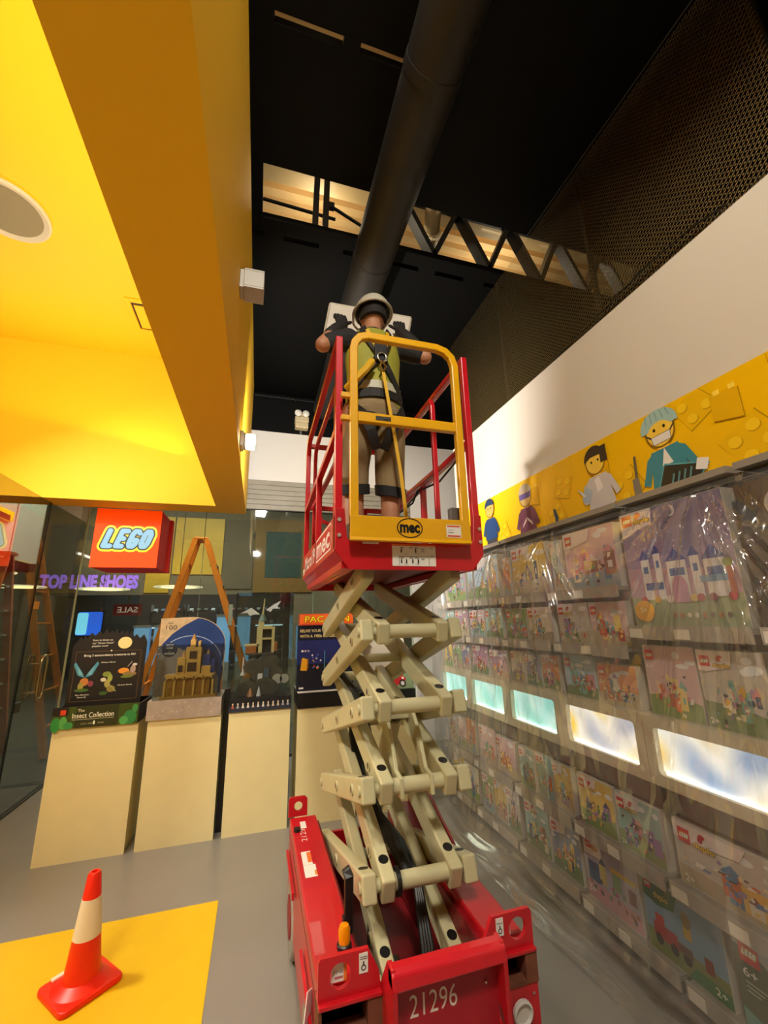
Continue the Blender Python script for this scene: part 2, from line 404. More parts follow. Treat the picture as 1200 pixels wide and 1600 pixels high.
# chain and twin spot on the back upper wall
ch = MB()
for k in range(26): ch.box(-0.2+k*0.035, -0.2+k*0.035+0.028, 5.66, 5.675, 4.768+(k % 2)*0.006, 4.78+(k % 2)*0.006)
tag(ch.build('ceiling_chain', STEEL), 'thin light chain strung across the black back wall above the white header', 'chain')
e = thing('emergency_light', 'cream box emergency light on a post before the black back wall', 'emergency light', (0.475, 5.6, 4.24))
EMB = mat('cream_plastic', 'C9B68C', 0.45)
MB().box(0.375, 0.575, 5.6, 5.719, 4.40, 4.49).build('housing_top', EMB, e, 0.012); MB().box(0.38, 0.57, 5.6, 5.719, 4.31, 4.398).build('housing_base', EMB, e, 0.012)
MB().box(0.455, 0.485, 5.705, 5.735, 4.24, 4.31).build('post', STEEL, e)
for s_ in (-1, 1): MB().lathe([(0.012, -0.03), (0.05, 0.0), (0.052, 0.01)], (0.475+s_*0.055, 5.62, 4.55), ax='y', n=18).build('lamp_head', mat('lamp_white', 'DDD8CC', 0.3), e, smooth=True)
MB().box(0.46, 0.49, 5.6, 5.63, 4.49, 4.53).build('stem', EMB, e)
# wall-mounted emergency lamps on the yellow soffit side
GREYP = mat('grey_plastic', 'A9A294', 0.4)
def soffit_lamp(y, z, lab, on):
    t = thing('soffit_emergency_light', lab, 'emergency light', (-0.19, y, z), 'emergency lights on the yellow soffit')
    MB().box(-0.189, -0.165, y-0.05, y+0.05, z-0.06, z+0.06).build('back_plate', GREYP, t, 0.004)
    hd = MB()   # square hood open to +x / towards back
    x0, x1 = -0.165, -0.06
    hd.box(x0, x1, y-0.06, y+0.06, z+0.05, z+0.062); hd.box(x0, x1, y-0.06, y+0.06, z-0.062, z-0.05)
    hd.box(x0, x1, y-0.06, y-0.05, z-0.05, z+0.05); hd.box(x0, x1, y+0.05, y+0.06, z-0.05, z+0.05)
    hd.box(x0, x0+0.01, y-0.05, y+0.05, z-0.05, z+0.05)
    hd.build('hood', GREYP, t, 0.002)
    MB().lathe([(0.015, 0.0), (0.03, 0.03), (0.046, 0.06)], (x0+0.012, y, z), ax='x', n=20).build('reflector', CHROME, t, smooth=True)
    MB().ball((x0+0.05, y, z), 0.018, 0.018, 0.018).build('bulb', mat('bulb_on' if on else 'bulb_off', 'FFF3DC' if on else '9A9488', 0.2, emit=60 if on else 0), t, smooth=True)
soffit_lamp(2.06, 3.43, 'unlit square emergency lamp high on the yellow soffit side', False)
t = thing('soffit_emergency_light', 'brightly lit emergency lamp low on the yellow soffit side', 'emergency light', (-0.19, 3.0, 2.89), 'emergency lights on the yellow soffit')
MB().box(-0.189, -0.165, 2.94, 3.06, 2.83, 2.95).build('back_plate', GREYP, t, 0.004)
MB().box(-0.165, -0.15, 2.95, 3.05, 2.84, 2.94).build('hood', GREYP, t, 0.004)
MB().box(-0.15, -0.085, 2.952, 3.048, 2.842, 2.938).build('glowing_lens', mat('lamp_lens_lit', 'FFF4E0', 0.2, emit=14), t, 0.012)
ld = bpy.data.lights.new('emergency_beam', 'SPOT'); ld.energy = 330; ld.color = (1.0, 0.95, 0.88); ld.shadow_soft_size = 0.035; ld.spot_size = math.radians(150); ld.spot_blend = 0.6
lo = bpy.data.objects.new('emergency_beam', ld); COL.objects.link(lo); lo.location = (-0.07, 3.0, 2.89); lo.rotation_euler = Vector((0.62, 0.9, 0.32)).to_track_quat('-Z', 'Y').to_euler()
# speaker and air vent in the tray
t = thing('ceiling_speaker', 'round grey ceiling speaker with pale rim in the yellow tray', 'speaker', (-1.86, 2.95, 4.47))
MB().lathe([(0.20, -0.002), (0.262, -0.002), (0.262, -0.018), (0.25, -0.024), (0.215, -0.012), (0.20, -0.008)], (-1.86, 2.95, 4.47), 40).build('rim', mat('speaker_rim', 'C9C2A8', 0.5), t, smooth=True)
MB().lathe([(0.01, -0.018), (0.215, -0.014), (0.215, -0.006), (0.01, -0.006)], (-1.86, 2.95, 4.47), 40).build('grille', mat('speaker_grille', '8C8667', 0.6, bump=0.6, bscale=300), t, smooth=True)
t = thing('ceiling_vent', 'square yellow air vent with dark slot in the tray ceiling', 'vent', (-1.08, 3.88, 4.47))
fr = MB()
for a in ((-1.31, -1.27, 3.66, 4.12), (-0.90, -0.86, 3.66, 4.12), (-1.27, -0.90, 3.66, 3.70), (-1.27, -0.90, 4.08, 4.12)): fr.box(a[0], a[1], a[2], a[3], 4.455, 4.469)
fr.build('frame', YEL, t, 0.003); bx('flap', YEL, t, -1.25, -0.92, 3.74, 4.06, 4.460, 4.469); bx('slot', BLK, t, -1.268, -0.902, 3.702, 4.078, 4.4675, 4.4692)

# expanded metal screen above the right wall
ms = thing('mesh_screen', 'black expanded metal mesh screen, yellow haze in its colour, above the white right wall', 'mesh screen', (2.12, 2.3, 3.5))
hm = MB(); dy, dz = 0.034, 0.0165
y0, y1, z0, z1 = 0.75, 4.1, 3.50, 4.84
nz = int((z1-z0)/dz); ny = int((y1-y0)/dy); w = 0.0042; t3 = 0.004
nodes = {}
def strut(a, b):
    a = Vector((a[0], a[1])); b = Vector((b[0], b[1])); q = Vector((-(b-a).y, (b-a).x)).normalized()*w
    hm.add([(2.118, a.x-q.x, a.y-q.y), (2.126, b.x-q.x, b.y-q.y), (2.126, b.x+q.x, b.y+q.y), (2.118, a.x+q.x, a.y+q.y)], [(0, 1, 2, 3)])
for r in range(nz):
    z = z0+r*dz
    for c in range(ny):
        y = y0+c*dy+(dy/2 if r % 2 else 0)
        strut((y, z), (y+dy*0.34, z)); strut((y+dy*0.34, z), (y+dy*0.5, z+dz)); strut((y, z), (y-dy*0.16, z+dz))
MESH = mat('mesh_haze_brown', '77643C', 0.5, 0.1)  # brown tone imitates a yellow haze over the dark mesh
tag(hm.build('expanded_mesh', MESH, ms), kind='stuff')
for y in (0.75, 1.87, 2.98, 4.1): bx('upright', TR, ms, 2.13, 2.155, y-0.015, y+0.015, 3.5, 4.84)
bx('bottom_rail', TR, ms, 2.128, 2.15, 0.75, 4.1, 3.50, 3.54)
tag(MB().tube([(2.105, 0.5, CZ-0.012), (2.105, 1.5, CZ-0.012), (2.105, 2.42, CZ-0.012)], 0.0035, 6).build('ceiling_wire', STEEL), 'thin straight wire along the top edge of the mesh screen', 'wire')
tag(MB().tube([(2.09, 1.03, 3.52), (2.085, 1.2, 3.56), (2.085, 1.5, 3.57), (2.09, 1.9, 3.535), (2.095, 2.3, 3.51)], 0.006, 6).build('loose_cable', BLK), 'loose black cable lying on top of the white right wall', 'cable')

# storefront glass and its door on the left return
g = struct(MB().box(-2.05, 2.14, 5.745, 5.757, 0.0, 0.02).build('window_1', STEEL))
for a, b in ((-2.04, -0.72), (-0.715, 0.70), (0.705, 2.135)): bx('pane', GLASS, g, a, b, 5.744, 5.756, 0.02, 3.08)
for x in (-0.7175, 0.7025): bx('joint', mat('glass_edge', '6B7A66', 0.2), g, x-0.003, x+0.003, 5.743, 5.757, 0.02, 3.08)
g2 = struct(bx('window_2', STEEL, None, -2.06, -2.04, 3.0, 5.74, 0.0, 0.02))
bx('pane', GLASS, g2, -2.056, -2.044, 3.0, 4.765, 0.02, 2.8); bx('door_gap', BLK, g2, -2.058, -2.042, 4.765, 4.785, 0.02, 2.8)
bx('corner_post', mat('corner_post_grey', 'A8A878', 0.25), g2, -2.056, -2.044, 5.735, 5.76, 0.0, 3.08)
dr = struct(bx('door_1', GLASS, None, -2.056, -2.044, 4.787, 5.695, 0.02, 2.8))
hp = []
for k in range(33):
    a = 2*math.pi*k/32; y, z = 0.06*math.cos(a), 0.06*math.sin(a)
    hp.append((-1.99, 5.08+y, (1.26 if z > 0 else 0.98)+z))
MB().tube(hp, 0.011, 10).build('handle', mat('brushed_brass_steel', 'BFB28A', 0.3, 1.0), dr, smooth=True)
for z in (1.25, 0.99): MB().cyl((-2.045, 5.02, z), (-1.99, 5.02, z), 0.007).build('handle_mount', CHROME, dr)
bx('lock_plate', STEEL, dr, -2.062, -2.038, 4.79, 4.88, 0.85, 0.93); bx('notice_plate', mat('amber_sticker', 'E0A848', 0.5), dr, -2.0435, -2.042, 4.80, 4.90, 1.76, 1.83)
struct(bx('trim_1', mat('threshold_dark', '3B3833', 0.5), None, -2.12, -2.02, 3.0, 5.70, 0.0, 0.015))

# ---------------------------------------------------------------- the mall outside
MW = mat('mall_taupe', '6E6654', 0.6, var=0.08, scale=1); GOLD = mat('gold_reflection', 'C4A02C', 0.45, var=0.15, scale=1.2)
DKB = mat('dark_brown_wall', '54432A', 0.6, var=0.1); TEAL = mat('teal_reflection', '1F3F3C', 0.5); BRZ = mat('bronze_reflection', '7A5A20', 0.5)
mw = struct(MB().box(-9, 8, 12.6, 12.8, 2.35, 6.5).box(0.9, 8, 12.6, 12.8, 0, 2.35).box(-9, -5.5, 12.6, 12.8, 0, 2.35).build('wall_mall', MW))
bx('panel', GOLD, mw, -2.32, -1.05, 12.55, 12.6, 2.9, 4.5); bx('panel', GOLD, mw, -2.95, -2.36, 12.55, 12.6, 2.4, 4.5); bx('panel', mat('taupe_panel', '5C5545', 0.6), mw, -1.0, -0.22, 12.55, 12.6, 2.5, 4.5)  # gold boards stand in for store reflections in the glass
bx('panel', TEAL, mw, 0.13, 1.16, 12.53, 12.6, 2.82, 4.18)  # teal reflection built as a board on the far wall
for a in ((-0.18, 0.13, 2.4, 4.55), (1.16, 1.5, 2.4, 4.55)): bx('reflected_frame', BRZ, mw, a[0], a[1], 12.54, 12.6, a[2], a[3])  # bronze surround of the reflected teal patch, painted as boards
bx('reflected_frame', BRZ, mw, 0.13, 1.16, 12.54, 12.6, 4.18, 4.55); bx('reflected_frame', BRZ, mw, 0.13, 1.16, 12.54, 12.6, 2.4, 2.82)
struct(bx('mall_column', DKB, None, -5.35, -4.45, 12.0, 12.5, 0, 6.5))
struct(bx('wall_shop_back', mat('shop_back', '2B2A2A', 0.7), None, -9, 8, 16.5, 16.6, 0, 3.2)); struct(bx('ceiling_shop', mat('shop_ceiling', '6C685E', 0.7), None, -9, 8, 12.8, 16.5, 3.1, 3.2))
struct(bx('ceiling_mall', mat('mall_ceiling', '5A554A', 0.7), None, -12, 8, 5.86, 12.6, 6.5, 6.6))
# pale sign fascia on the far left of the mall, with the yellow corner of a sign
pl = struct(MB().box(-4.6, -4.5, 7.6, 10.35, 2.86, 5.2).build('wall_mall_left', mat('pale_grey_fascia', 'B4B0A2', 0.5)))
bx('panel_joint', BLK, pl, -4.499, -4.495, 9.28, 9.30, 2.86, 5.2)
ys = thing('yellow_sign', 'small yellow sign corner at the far left edge outside the glass', 'sign', (-4.45, 8.6, 3.49))
MB().box(-4.495, -4.42, 8.0, 9.08, 3.47, 3.66).build('sign_face', mat('yellow_sign_face', 'F2C400', 0.4, emit=0.6), ys, 0.02); MB().box(-4.418, -4.415, 8.1, 8.95, 3.47, 3.57).build('sign_mark', BLK, ys)
# neon letters of the shoe shop
nm = thing('shop_sign', 'glowing violet TOP LINE SHOES lettering above the shop across the mall', 'sign', (-5.1, 12.5, 2.5))
p = Print((-5.05, 11.95, 2.46), **FY, step=0.002); p.text('TOP LINE SHOES', 0.0, 0.03, 0.30, '8F68E8', 2.08, 0.055, emit=0.9); p.build('letters', nm)
bx('mounting_rail', MW, nm, -5.05, -2.95, 11.955, 12.0, 2.60, 2.63)
# ring lights, shelves, screen, SALE board, lit blue cases in that shop
RL = mat('ring_light_glow', 'FFF0CC', 0.4, emit=1.2)
for (x, y, z, r, lab) in ((-1.95, 11.6, 2.47, 0.56, 'flat glowing ring ceiling light behind the ladder outside'), (-3.6, 11.6, 2.42, 0.56, 'flat glowing ring light crossing the violet lettering'), (-4.75, 10.3, 2.38, 0.5, 'lower glowing ring light seen through the door glass'), (-4.95, 9.6, 2.60, 0.46, 'upper glowing ring light cut by the left edge of the glass')):
    t = thing('ring_light', lab, 'ring light', (x, y, z), 'ring lights in the mall')
    MB().lathe([(r*0.72, 0), (r, 0), (r, 0.015), (r*0.72, 0.015), (r*0.72, 0)], (x, y, z), 40).build('glow_ring', RL, t); MB().cyl((x, y, z+0.05), (x, y, 6.5), 0.008, n=6).build('cord', BLK, t)
sc = thing('lit_screen', 'glowing blue display screen in the shoe shop behind the insect board', 'screen', (-4.45, 13.6, 0.3))
p = Print((-4.72, 13.55, 1.33), **FY, step=0.002); p.rrect(0, 0, 0.6, 0.62, 0.06, '2E6BFF', 1.6); p.rrect(0.0, 0.02, 0.26, 0.60, 0.05, '7ED6FF', 2.0); p.build('screen_picture', sc)
MB().box(-4.74, -4.10, 13.56, 13.64, 1.30, 1.98).box(-4.46, -4.40, 13.58, 13.62, 0.0, 1.30).build('casing', BLK, sc)
sb = thing('sale_board', 'dark red board with mirrored white SALE lettering in the shoe shop', 'sign', (-3.5, 13.4, 1.9))
bx('board', mat('sale_red', '7A1420', 0.5, emit=0.3), sb, -3.85, -3.15, 13.42, 13.45, 1.84, 2.14)
p = Print((-3.22, 13.418, 1.9), (-1, 0, 0), (0, 0, 1), (0, -1, 0)); p.text('SALE', 0.03, 0.02, 0.15, 'E8D8D0', 0.5, 0.01, emit=0.6); p.build('lettering', sb)
bx('hanger', STEEL, sb, -3.52, -3.48, 13.43, 13.44, 2.14, 3.1)
SHF = mat('shop_shelf_grey', '7C7F80', 0.5); rs = random.Random(3)
SHOE = [mat('shoe_%d' % i, c, 0.5) for i, c in enumerate(('20242C', 'C9CCD0', '3B5A86', '8A2B2B', 'D8D4C8', '2E3A30'))]
for k, (x, y) in enumerate(((-8.2, 13.8), (-6.9, 13.8), (-3.1, 14.2), (-2.1, 14.2), (-1.1, 14.2), (-0.1, 14.2))):
    t = thing('shoe_rack', ('rack at the far left seen through the door glass', 'rack beside the brown mall column', 'rack under the mirrored SALE board', 'rack behind the castle display', 'rack between the ladder legs', 'rightmost rack in the shoe shop')[k].replace('rack', 'grey shoe rack', 1), 'shelf', (x, y, 0), 'racks in the shoe shop across the mall')
    for z in (0.3, 0.7, 1.1, 1.5, 1.9): bx('shelf', SHF, t, x, x+0.92, y, y+0.35, z, z+0.03)
    for xx in (x, x+0.90): bx('upright', SHF, t, xx, xx+0.02, y, y+0.35, 0, 2.15)
    bx('light_strip', mat('cool_strip', 'CFE8FF', 0.4, emit=3.0), t, x+0.04, x+0.88, y-0.01, y, 1.46, 1.49)
    for z in (0.33, 0.73, 1.13, 1.53, 1.93):
        for c in range(4):
            q = MB(); xx = x+0.06+c*0.21; q.prism([(y+0.03, z), (y+0.29, z), (y+0.29, z+0.10), (y+0.20, z+0.11), (y+0.13, z+0.06), (y+0.03, z+0.045)], 'x', xx, xx+0.10)
            ci = rs.randrange(6); o = q.build('shoe', SHOE[ci])
            tag(o, '%s shoe, %s on the %s shelf of %s' % (('black', 'silver', 'blue', 'red', 'cream', 'dark green')[ci], ('far left', 'second', 'third', 'far right')[c], ('bottom', 'second', 'middle', 'fourth', 'top')[round((z-0.33)/0.4)], ('the far left shoe rack', 'the rack by the brown column', 'the rack under SALE', 'the rack behind the castle', 'the rack between ladder legs', 'the rightmost rack')[k]), 'shoe', 'shoes on the racks across the mall')
for k, x in enumerate((-3.25, -2.75, -1.15, -0.6)):
    t = thing('lit_case', 'pale blue lit case, %s in the shoe shop' % ('leftmost of four', 'second from the left of four', 'third from the left of four', 'rightmost of four')[k], 'display case', (x, 13.2, 0), 'lit blue cases in the shoe shop')
    bx('base', SHF, t, x, x+0.42, 13.2, 13.5, 0, 0.5); bx('glow_panel', mat('blue_glow', '6FA8E0', 0.4, emit=0.6), t, x+0.02, x+0.40, 13.22, 13.48, 0.5, 1.75 if k > 1 else 1.5); bx('frame_top', SHF, t, x, x+0.42, 13.2, 13.5, 1.75 if k > 1 else 1.5, 1.82 if k > 1 else 1.56)
# orange stepladder outside
OR = mat('orange_fibreglass', 'FF8A1C', 0.45, var=0.08)
lad = thing('stepladder', 'tall orange fibreglass stepladder standing outside the glass', 'ladder', (-0.75, 6.9, 0))
def rail(x0, y0, x1, y1, zt=2.85):
    MB().bar((x0, y0, 0.02), (x1, y1, zt), 0.075, 0.035, (0, 1, 0)).build('rail', OR, lad)
rail(0.16, 6.62, -0.83, 6.78); rail(0.16, 7.28, -0.83, 7.08); rail(-1.66, 6.62, -0.97, 6.78); rail(-1.66, 7.28, -0.97, 7.08)
for k in range(8):
    f = (k+1)*0.107; x = 0.16+(-0.83-0.16)*f; hy = 0.32*(1-f)+0.15*f
    bx('step', mat('ladder_step', 'A8A49A', 0.4, 0.6), lad, x-0.05, x+0.05, 6.95-hy, 6.95+hy, 0.02+2.83*f-0.012, 0.02+2.83*f+0.012)
for k in range(6):
    f = 0.12+k*0.15; x = -1.66+0.69*f; hy = 0.32*(1-f)+0.15*f
    MB().cyl((x, 6.95-hy, 0.02+2.83*f), (x, 6.95+hy, 0.02+2.83*f), 0.014).build('rear_bar', OR, lad)
MB().box(-1.0, -0.80, 6.76, 7.10, 2.83, 2.87).build('top_cap', OR, lad, 0.01)
bx('label', mat('ladder_label', 'D8D4C8', 0.5), lad, -0.415, -0.36, 6.655, 6.66, 1.55, 1.85)
for x in (0.17, -1.67):
    for y in (6.62, 7.28): bx('foot', RUB, lad, x-0.04, x+0.04, y-0.04, y+0.04, 0, 0.03)
# second wooden-looking stepladder reflected / standing by the door
l2 = thing('stepladder', 'worn brown orange stepladder seen through the door glass at far left', 'ladder', (-3.2, 6.2, 0))
O2 = mat('worn_orange', '9A4A22', 0.6, var=0.2)
for dx in (0.0, 0.45):
    MB().bar((-3.05-dx, 7.05, 0.02), (-3.1-dx, 6.45, 2.5), 0.04, 0.08, (1, 0, 0)).build('rail', O2, l2); MB().bar((-3.05-dx, 5.75, 0.02), (-3.1-dx, 6.4, 2.5), 0.035, 0.06, (1, 0, 0)).build('rail', O2, l2)
for k in range(7): z = 0.3+k*0.3; MB().box(-3.53, -3.07, 7.0-z*0.25-0.05, 7.0-z*0.25+0.04, z-0.012, z+0.012).build('step', mat('worn_step', '8A8070', 0.5), l2)
MB().box(-3.6, -3.05, 6.33, 6.52, 2.49, 2.53).build('top_cap', O2, l2)

# red hanging sign box
ls = thing('hanging_sign', 'red and orange cube sign with LEGO lettering hung above the displays', 'sign', (-1.39, 5.15, 2.18))
SO = mat('sign_orange_face', 'FF4600', 0.7, emit=0.5); SR = mat('sign_red_side', 'B8160A', 0.6, emit=0.12)
bx('case', SR, ls, -1.70, -1.075, 4.975, 5.42, 2.18, 2.81, 0.004); bx('back_case', SR, ls, -1.69, -1.045, 5.425, 5.52, 2.18, 2.81)
bx('face', SO, ls, -1.70, -1.075, 4.962, 4.974, 2.18, 2.81)
p = Print((-1.70, 4.961, 2.18), **FY, step=0.0006)
p.bubble(0.085, 0.225, 0.435, 0.165, (('FFE21A', 0.3), ('06251C', 0), ('86C4F2', 0.12)), 8)
p.build('lettering', ls)
for x in (-1.6, -1.17): MB().cyl((x, 5.2, 2.81), (x, 5.2, 4.85), 0.006, n=6).build('rod', STEEL, ls)

# ================================================================ FLOOR THINGS
tag(bx('floor_mat', mat('yellow_floor_vinyl', 'E2BA08', 0.5, var=0.03, bump=0.02, bscale=500), None, -2.0, -0.138, 0.9, 3.117, 0.0, 0.003), 'flat yellow floor panel set on the grey floor under the cone', 'floor mat')
tc = thing('traffic_cone', 'orange red traffic cone with a white reflective collar on the yellow mat', 'traffic cone', (-0.69, 2.67, 0.003))
CONE = mat('cone_orange', 'F0280A', 0.38, var=0.06); CCOL = mat('cone_collar', 'E8E0C8', 0.3, bump=0.1, bscale=250)
a = math.radians(41)
def rq(x, y): return (-0.69+x*math.cos(a)-y*math.sin(a), 2.67+x*math.sin(a)+y*math.cos(a))
def rsq(h, r, n=5):
    pts = []
    for cx, cy, b0 in ((h-r, h-r, 0), (-h+r, h-r, 90), (-h+r, -h+r, 180), (h-r, -h+r, 270)):
        for k in range(n): t = math.radians(b0+90*k/(n-1)); pts.append(rq(cx+r*math.cos(t), cy+r*math.sin(t)))
    return pts
MB().prism(rsq(0.128, 0.03), 'z', 0.003, 0.026).build('base', CONE, tc, 0.006)
CX, CY = -0.69, 2.67
HT = 0.45
def cr(z): return 0.080-(0.080-0.027)*(z/HT)
MB().lathe([(0.118, 0.024), (0.10, 0.034), (cr(0.05), 0.05), (cr(0.20), 0.20)], (CX, CY, 0), 40).build('lower_body', CONE, tc, smooth=True)
MB().lathe([(cr(0.20)+0.001, 0.20), (cr(0.35)+0.001, 0.35)], (CX, CY, 0), 40).build('reflective_collar', CCOL, tc, smooth=True)
MB().lathe([(cr(0.35), 0.35), (cr(0.44), 0.44), (0.022, HT), (0.014, HT), (0.012, 0.42)], (CX, CY, 0), 40).build('upper_body', CONE, tc, smooth=True)
MB().prism([rq(-0.075, 0.098), rq(-0.02, 0.098), rq(-0.02, 0.122), rq(-0.075, 0.122)], 'z', 0.026, 0.036).build('white_tab', CCOL, tc, 0.003)

# ================================================================ PEDESTALS AND DISPLAYS
PED = mat('pedestal_cream', 'E8DAA2', 0.45, var=0.02); PSIDE = PED
peds = [(-1.40, -0.84, 0.862, 'leftmost cream pedestal under the insect display'), (-0.775, -0.243, 0.87, 'cream pedestal under the blue arched display'),
        (-0.185, 0.305, 0.88, 'cream pedestal under the clear case with rocky model'), (0.365, 0.865, 0.868, 'cream pedestal behind the lift under the arcade display'), (0.925, 1.43, 0.855, 'cream pedestal behind the lift under the red car box')]
for x0, x1, h, lab in peds:
    t = thing('display_pedestal', lab, 'pedestal', ((x0+x1)/2, 4.1, 0), 'row of cream display pedestals')
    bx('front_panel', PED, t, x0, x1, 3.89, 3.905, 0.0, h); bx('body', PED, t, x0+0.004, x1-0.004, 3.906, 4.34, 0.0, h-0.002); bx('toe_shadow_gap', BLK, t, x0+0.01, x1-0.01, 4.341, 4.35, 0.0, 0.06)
# dark stanchion between second and third pedestal
st = thing('dark_stand', 'narrow black stand between the second and third pedestals', 'stand', (-0.215, 4.05, 0))
bx('post', BLK, st, -0.238, -0.192, 4.0, 4.04, 0.0, 1.05); bx('head', BLK, st, -0.236, -0.194, 3.985, 4.0, 0.95, 1.05)
# 1 insect collection
t = thing('insect_display', 'dark insect collection counter display with printed board and green band', 'display', (-1.12, 3.95, 0.864))
DK = mat('display_brown_black', '1B1510', 0.45); GRN = mat('display_green', '3A4418', 0.45)
MB().box(-1.41, -0.845, 3.87, 3.878, 0.864, 1.012).box(-1.41, -1.402, 3.878, 4.28, 0.864, 1.0).box(-0.853, -0.845, 3.878, 4.28, 0.864, 1.0).box(-1.41, -0.845, 4.272, 4.28, 0.864, 1.0).box(-1.402, -0.853, 3.878, 4.272, 0.866, 0.872).build('tray', DK, t)
p = Print((-1.41, 3.8695, 0.864), **FY); p.rect(0, 0, 0.565, 0.148, '3B4A14'); p.rect(0.15, 0.0, 0.43, 0.148, '2C3010'); p.rect(0.0, 0.09, 0.1, 0.148, '1D1A10')
for x, y, rx, ry, c in ((0.03, 0.03, 0.03, 0.05, '2F8A3C'), (0.075, 0.04, 0.025, 0.045, '57A04A'), (0.11, 0.02, 0.03, 0.025, '3D8F48'), (0.51, 0.05, 0.045, 0.05, '2F8040'), (0.47, 0.03, 0.03, 0.03, '4FA050'), (0.54, 0.11, 0.02, 0.03, '3F8A46')): p.oval(x, y, rx, ry, c)
p.rect(0.05, 0.095, 0.085, 0.13, 'D0401A'); p.text('The', 0.16, 0.11, 0.02, 'E8E0B8'); p.text('Insect Collection', 0.13, 0.068, 0.034, 'F0E8C8', 0.27, 0.008); p.rect(0.13, 0.056, 0.40, 0.0585, 'D8D0A8')
p.text('LEGO  IDEAS     SERIES', 0.19, 0.022, 0.010, 'B0A880', 0.15); p.oval(0.275, 0.03, 0.006, 0.014, 'F0F0E0'); p.build('printed_band', t)
bd = [(-1.385, 0.875), (-0.87, 0.875), (-0.865, 1.45)]
xs = -0.865; rz = random.Random(5); top = []
k = 0; x = -0.87
while x > -1.37:
    hh = 1.475+0.06*math.sin((x+1.37)/0.5*math.pi)+(0.03 if k % 2 else -0.008)*rz.uniform(0.5, 1.2); top.append((x, hh)); x -= rz.uniform(0.012, 0.028); k += 1
bd += top+[(-1.385, 1.44)]
MB().prism(bd, 'y', 3.985, 3.995).build('backboard', DK, t)
p = Print((-1.385, 3.9845, 1.0), **FY); W_ = 0.515
for a, b in (((0.03, 0.03), (0.485, 0.03)), ((0.03, 0.395), (0.485, 0.395)), ((0.03, 0.03), (0.03, 0.395)), ((0.485, 0.03), (0.485, 0.395))): p.line(a, b, 0.003, '6B5430')
p.text('Scan to listen to', 0.13, 0.475, 0.013, 'E0D8C0', 0.14, 0.01); p.text('our "Green Noise"', 0.13, 0.452, 0.013, 'E0D8C0', 0.15, 0.01); p.text('playlist now!', 0.13, 0.430, 0.013, 'E0D8C0', 0.11, 0.01)
p.oval(0.36, 0.455, 0.05, 0.046, 'F0D890', 28); p.text('Bring 3 extraordinary creatures to life!', 0.085, 0.358, 0.016, 'F0E8D0', 0.36, 0.01); p.oval(0.27, 0.398, 0.006, 0.006, 'E8E0C0')
for sgn in (-1, 1): p.poly([(0.11, 0.20), (0.11+sgn*0.02, 0.24), (0.11+sgn*0.075, 0.32), (0.11+sgn*0.085, 0.30), (0.11+sgn*0.05, 0.22)], '4E8FA0'); p.poly([(0.11+sgn*0.015, 0.22), (0.11+sgn*0.06, 0.29), (0.11+sgn*0.04, 0.225)], '7DB0B8')
for x, y, rx, ry, c in ((0.11, 0.17, 0.03, 0.03, 'C07838'), (0.09, 0.14, 0.02, 0.03, 'A09040'), (0.155, 0.155, 0.02, 0.022, '8A4048'), (0.10, 0.11, 0.05, 0.012, '4A6A28'), (0.26, 0.22, 0.03, 0.02, '7E8A3A'), (0.285, 0.19, 0.018, 0.03, '98A048'), (0.27, 0.15, 0.02, 0.03, 'A89A50'), (0.24, 0.18, 0.02, 0.015, 'C8C0A0'), (0.30, 0.11, 0.03, 0.025, '8A7A38'), (0.25, 0.08, 0.03, 0.015, '3E5A28'), (0.375, 0.24, 0.04, 0.022, 'E09030'), (0.42, 0.215, 0.05, 0.02, '8A7040'), (0.44, 0.25, 0.02, 0.03, 'A89080'), (0.45, 0.285, 0.018, 0.010, 'D0C8C0'), (0.40, 0.195, 0.045, 0.010, '6A7A30')): p.oval(x, y, rx, ry, c, 12)
p.line((0.27, 0.16), (0.335, 0.09), 0.008, 'A09858'); p.line((0.40, 0.27), (0.43, 0.31), 0.004, 'B8B0A8')
p.text('Chinese Mantis', 0.21, 0.305, 0.010, 'E0D8C0', 0.10, 0.01); p.text('Hercules Beetle', 0.345, 0.13, 0.010, 'E0D8C0', 0.10, 0.01); p.text('Blue Morpho', 0.065, 0.072, 0.010, 'E0D8C0', 0.09, 0.01); p.text('Butterfly', 0.08, 0.055, 0.010, 'E0D8C0', 0.06, 0.01)
p.build('printed_board', t)
# 2 arched blue display with tan arcade model
t = thing('arched_display', 'display with dark blue arched backdrop and a tan toy building in front', 'display', (-0.51, 3.95, 0.872))
bx('plinth', mat('sparkle_band', 'A89A8C', 0.4, var=0.12, scale=14), t, -0.79, -0.248, 3.872, 4.28, 0.872, 1.01)
p = Print((-0.79, 3.8715, 0.872), **FY); rr = random.Random(9)
for k in range(36): x = rr.uniform(0.02, 0.52); y = 0.02+0.11*abs(math.sin(x*5))*rr.random(); p.oval(x, y, 0.003, 0.003, rr.choice(('F5E8C8', 'E8D0B0', 'C8C8D8')), 6)
p.build('sparkle_print', t)
arch = [(-0.80, 1.01), (-0.27, 1.01), (-0.262, 1.40)]
for k in range(1, 12): aa = math.radians(5+k*8.2); arch.append((-0.56+0.30*math.cos(aa), 1.40+0.25*math.sin(aa)))
arch += [(-0.62, 1.648), (-0.80, 1.64)]
MB().prism(arch, 'y', 4.10, 4.11).build('backdrop', mat('sand_board', 'C8AE86', 0.5, var=0.15, scale=25), t)
p = Print((-0.80, 4.099, 1.01), **FY)
sw = [(0.0, 0.0), (0.52, 0.0), (0.535, 0.39)]+[(0.24+0.295*math.cos(math.radians(5+k*8.2)), 0.39+0.245*math.sin(math.radians(5+k*8.2))) for k in range(1, 10)]+[(0.19, 0.57), (0.10, 0.50), (0.03, 0.42), (0.0, 0.37)]
p.poly(sw, '1E3C78')
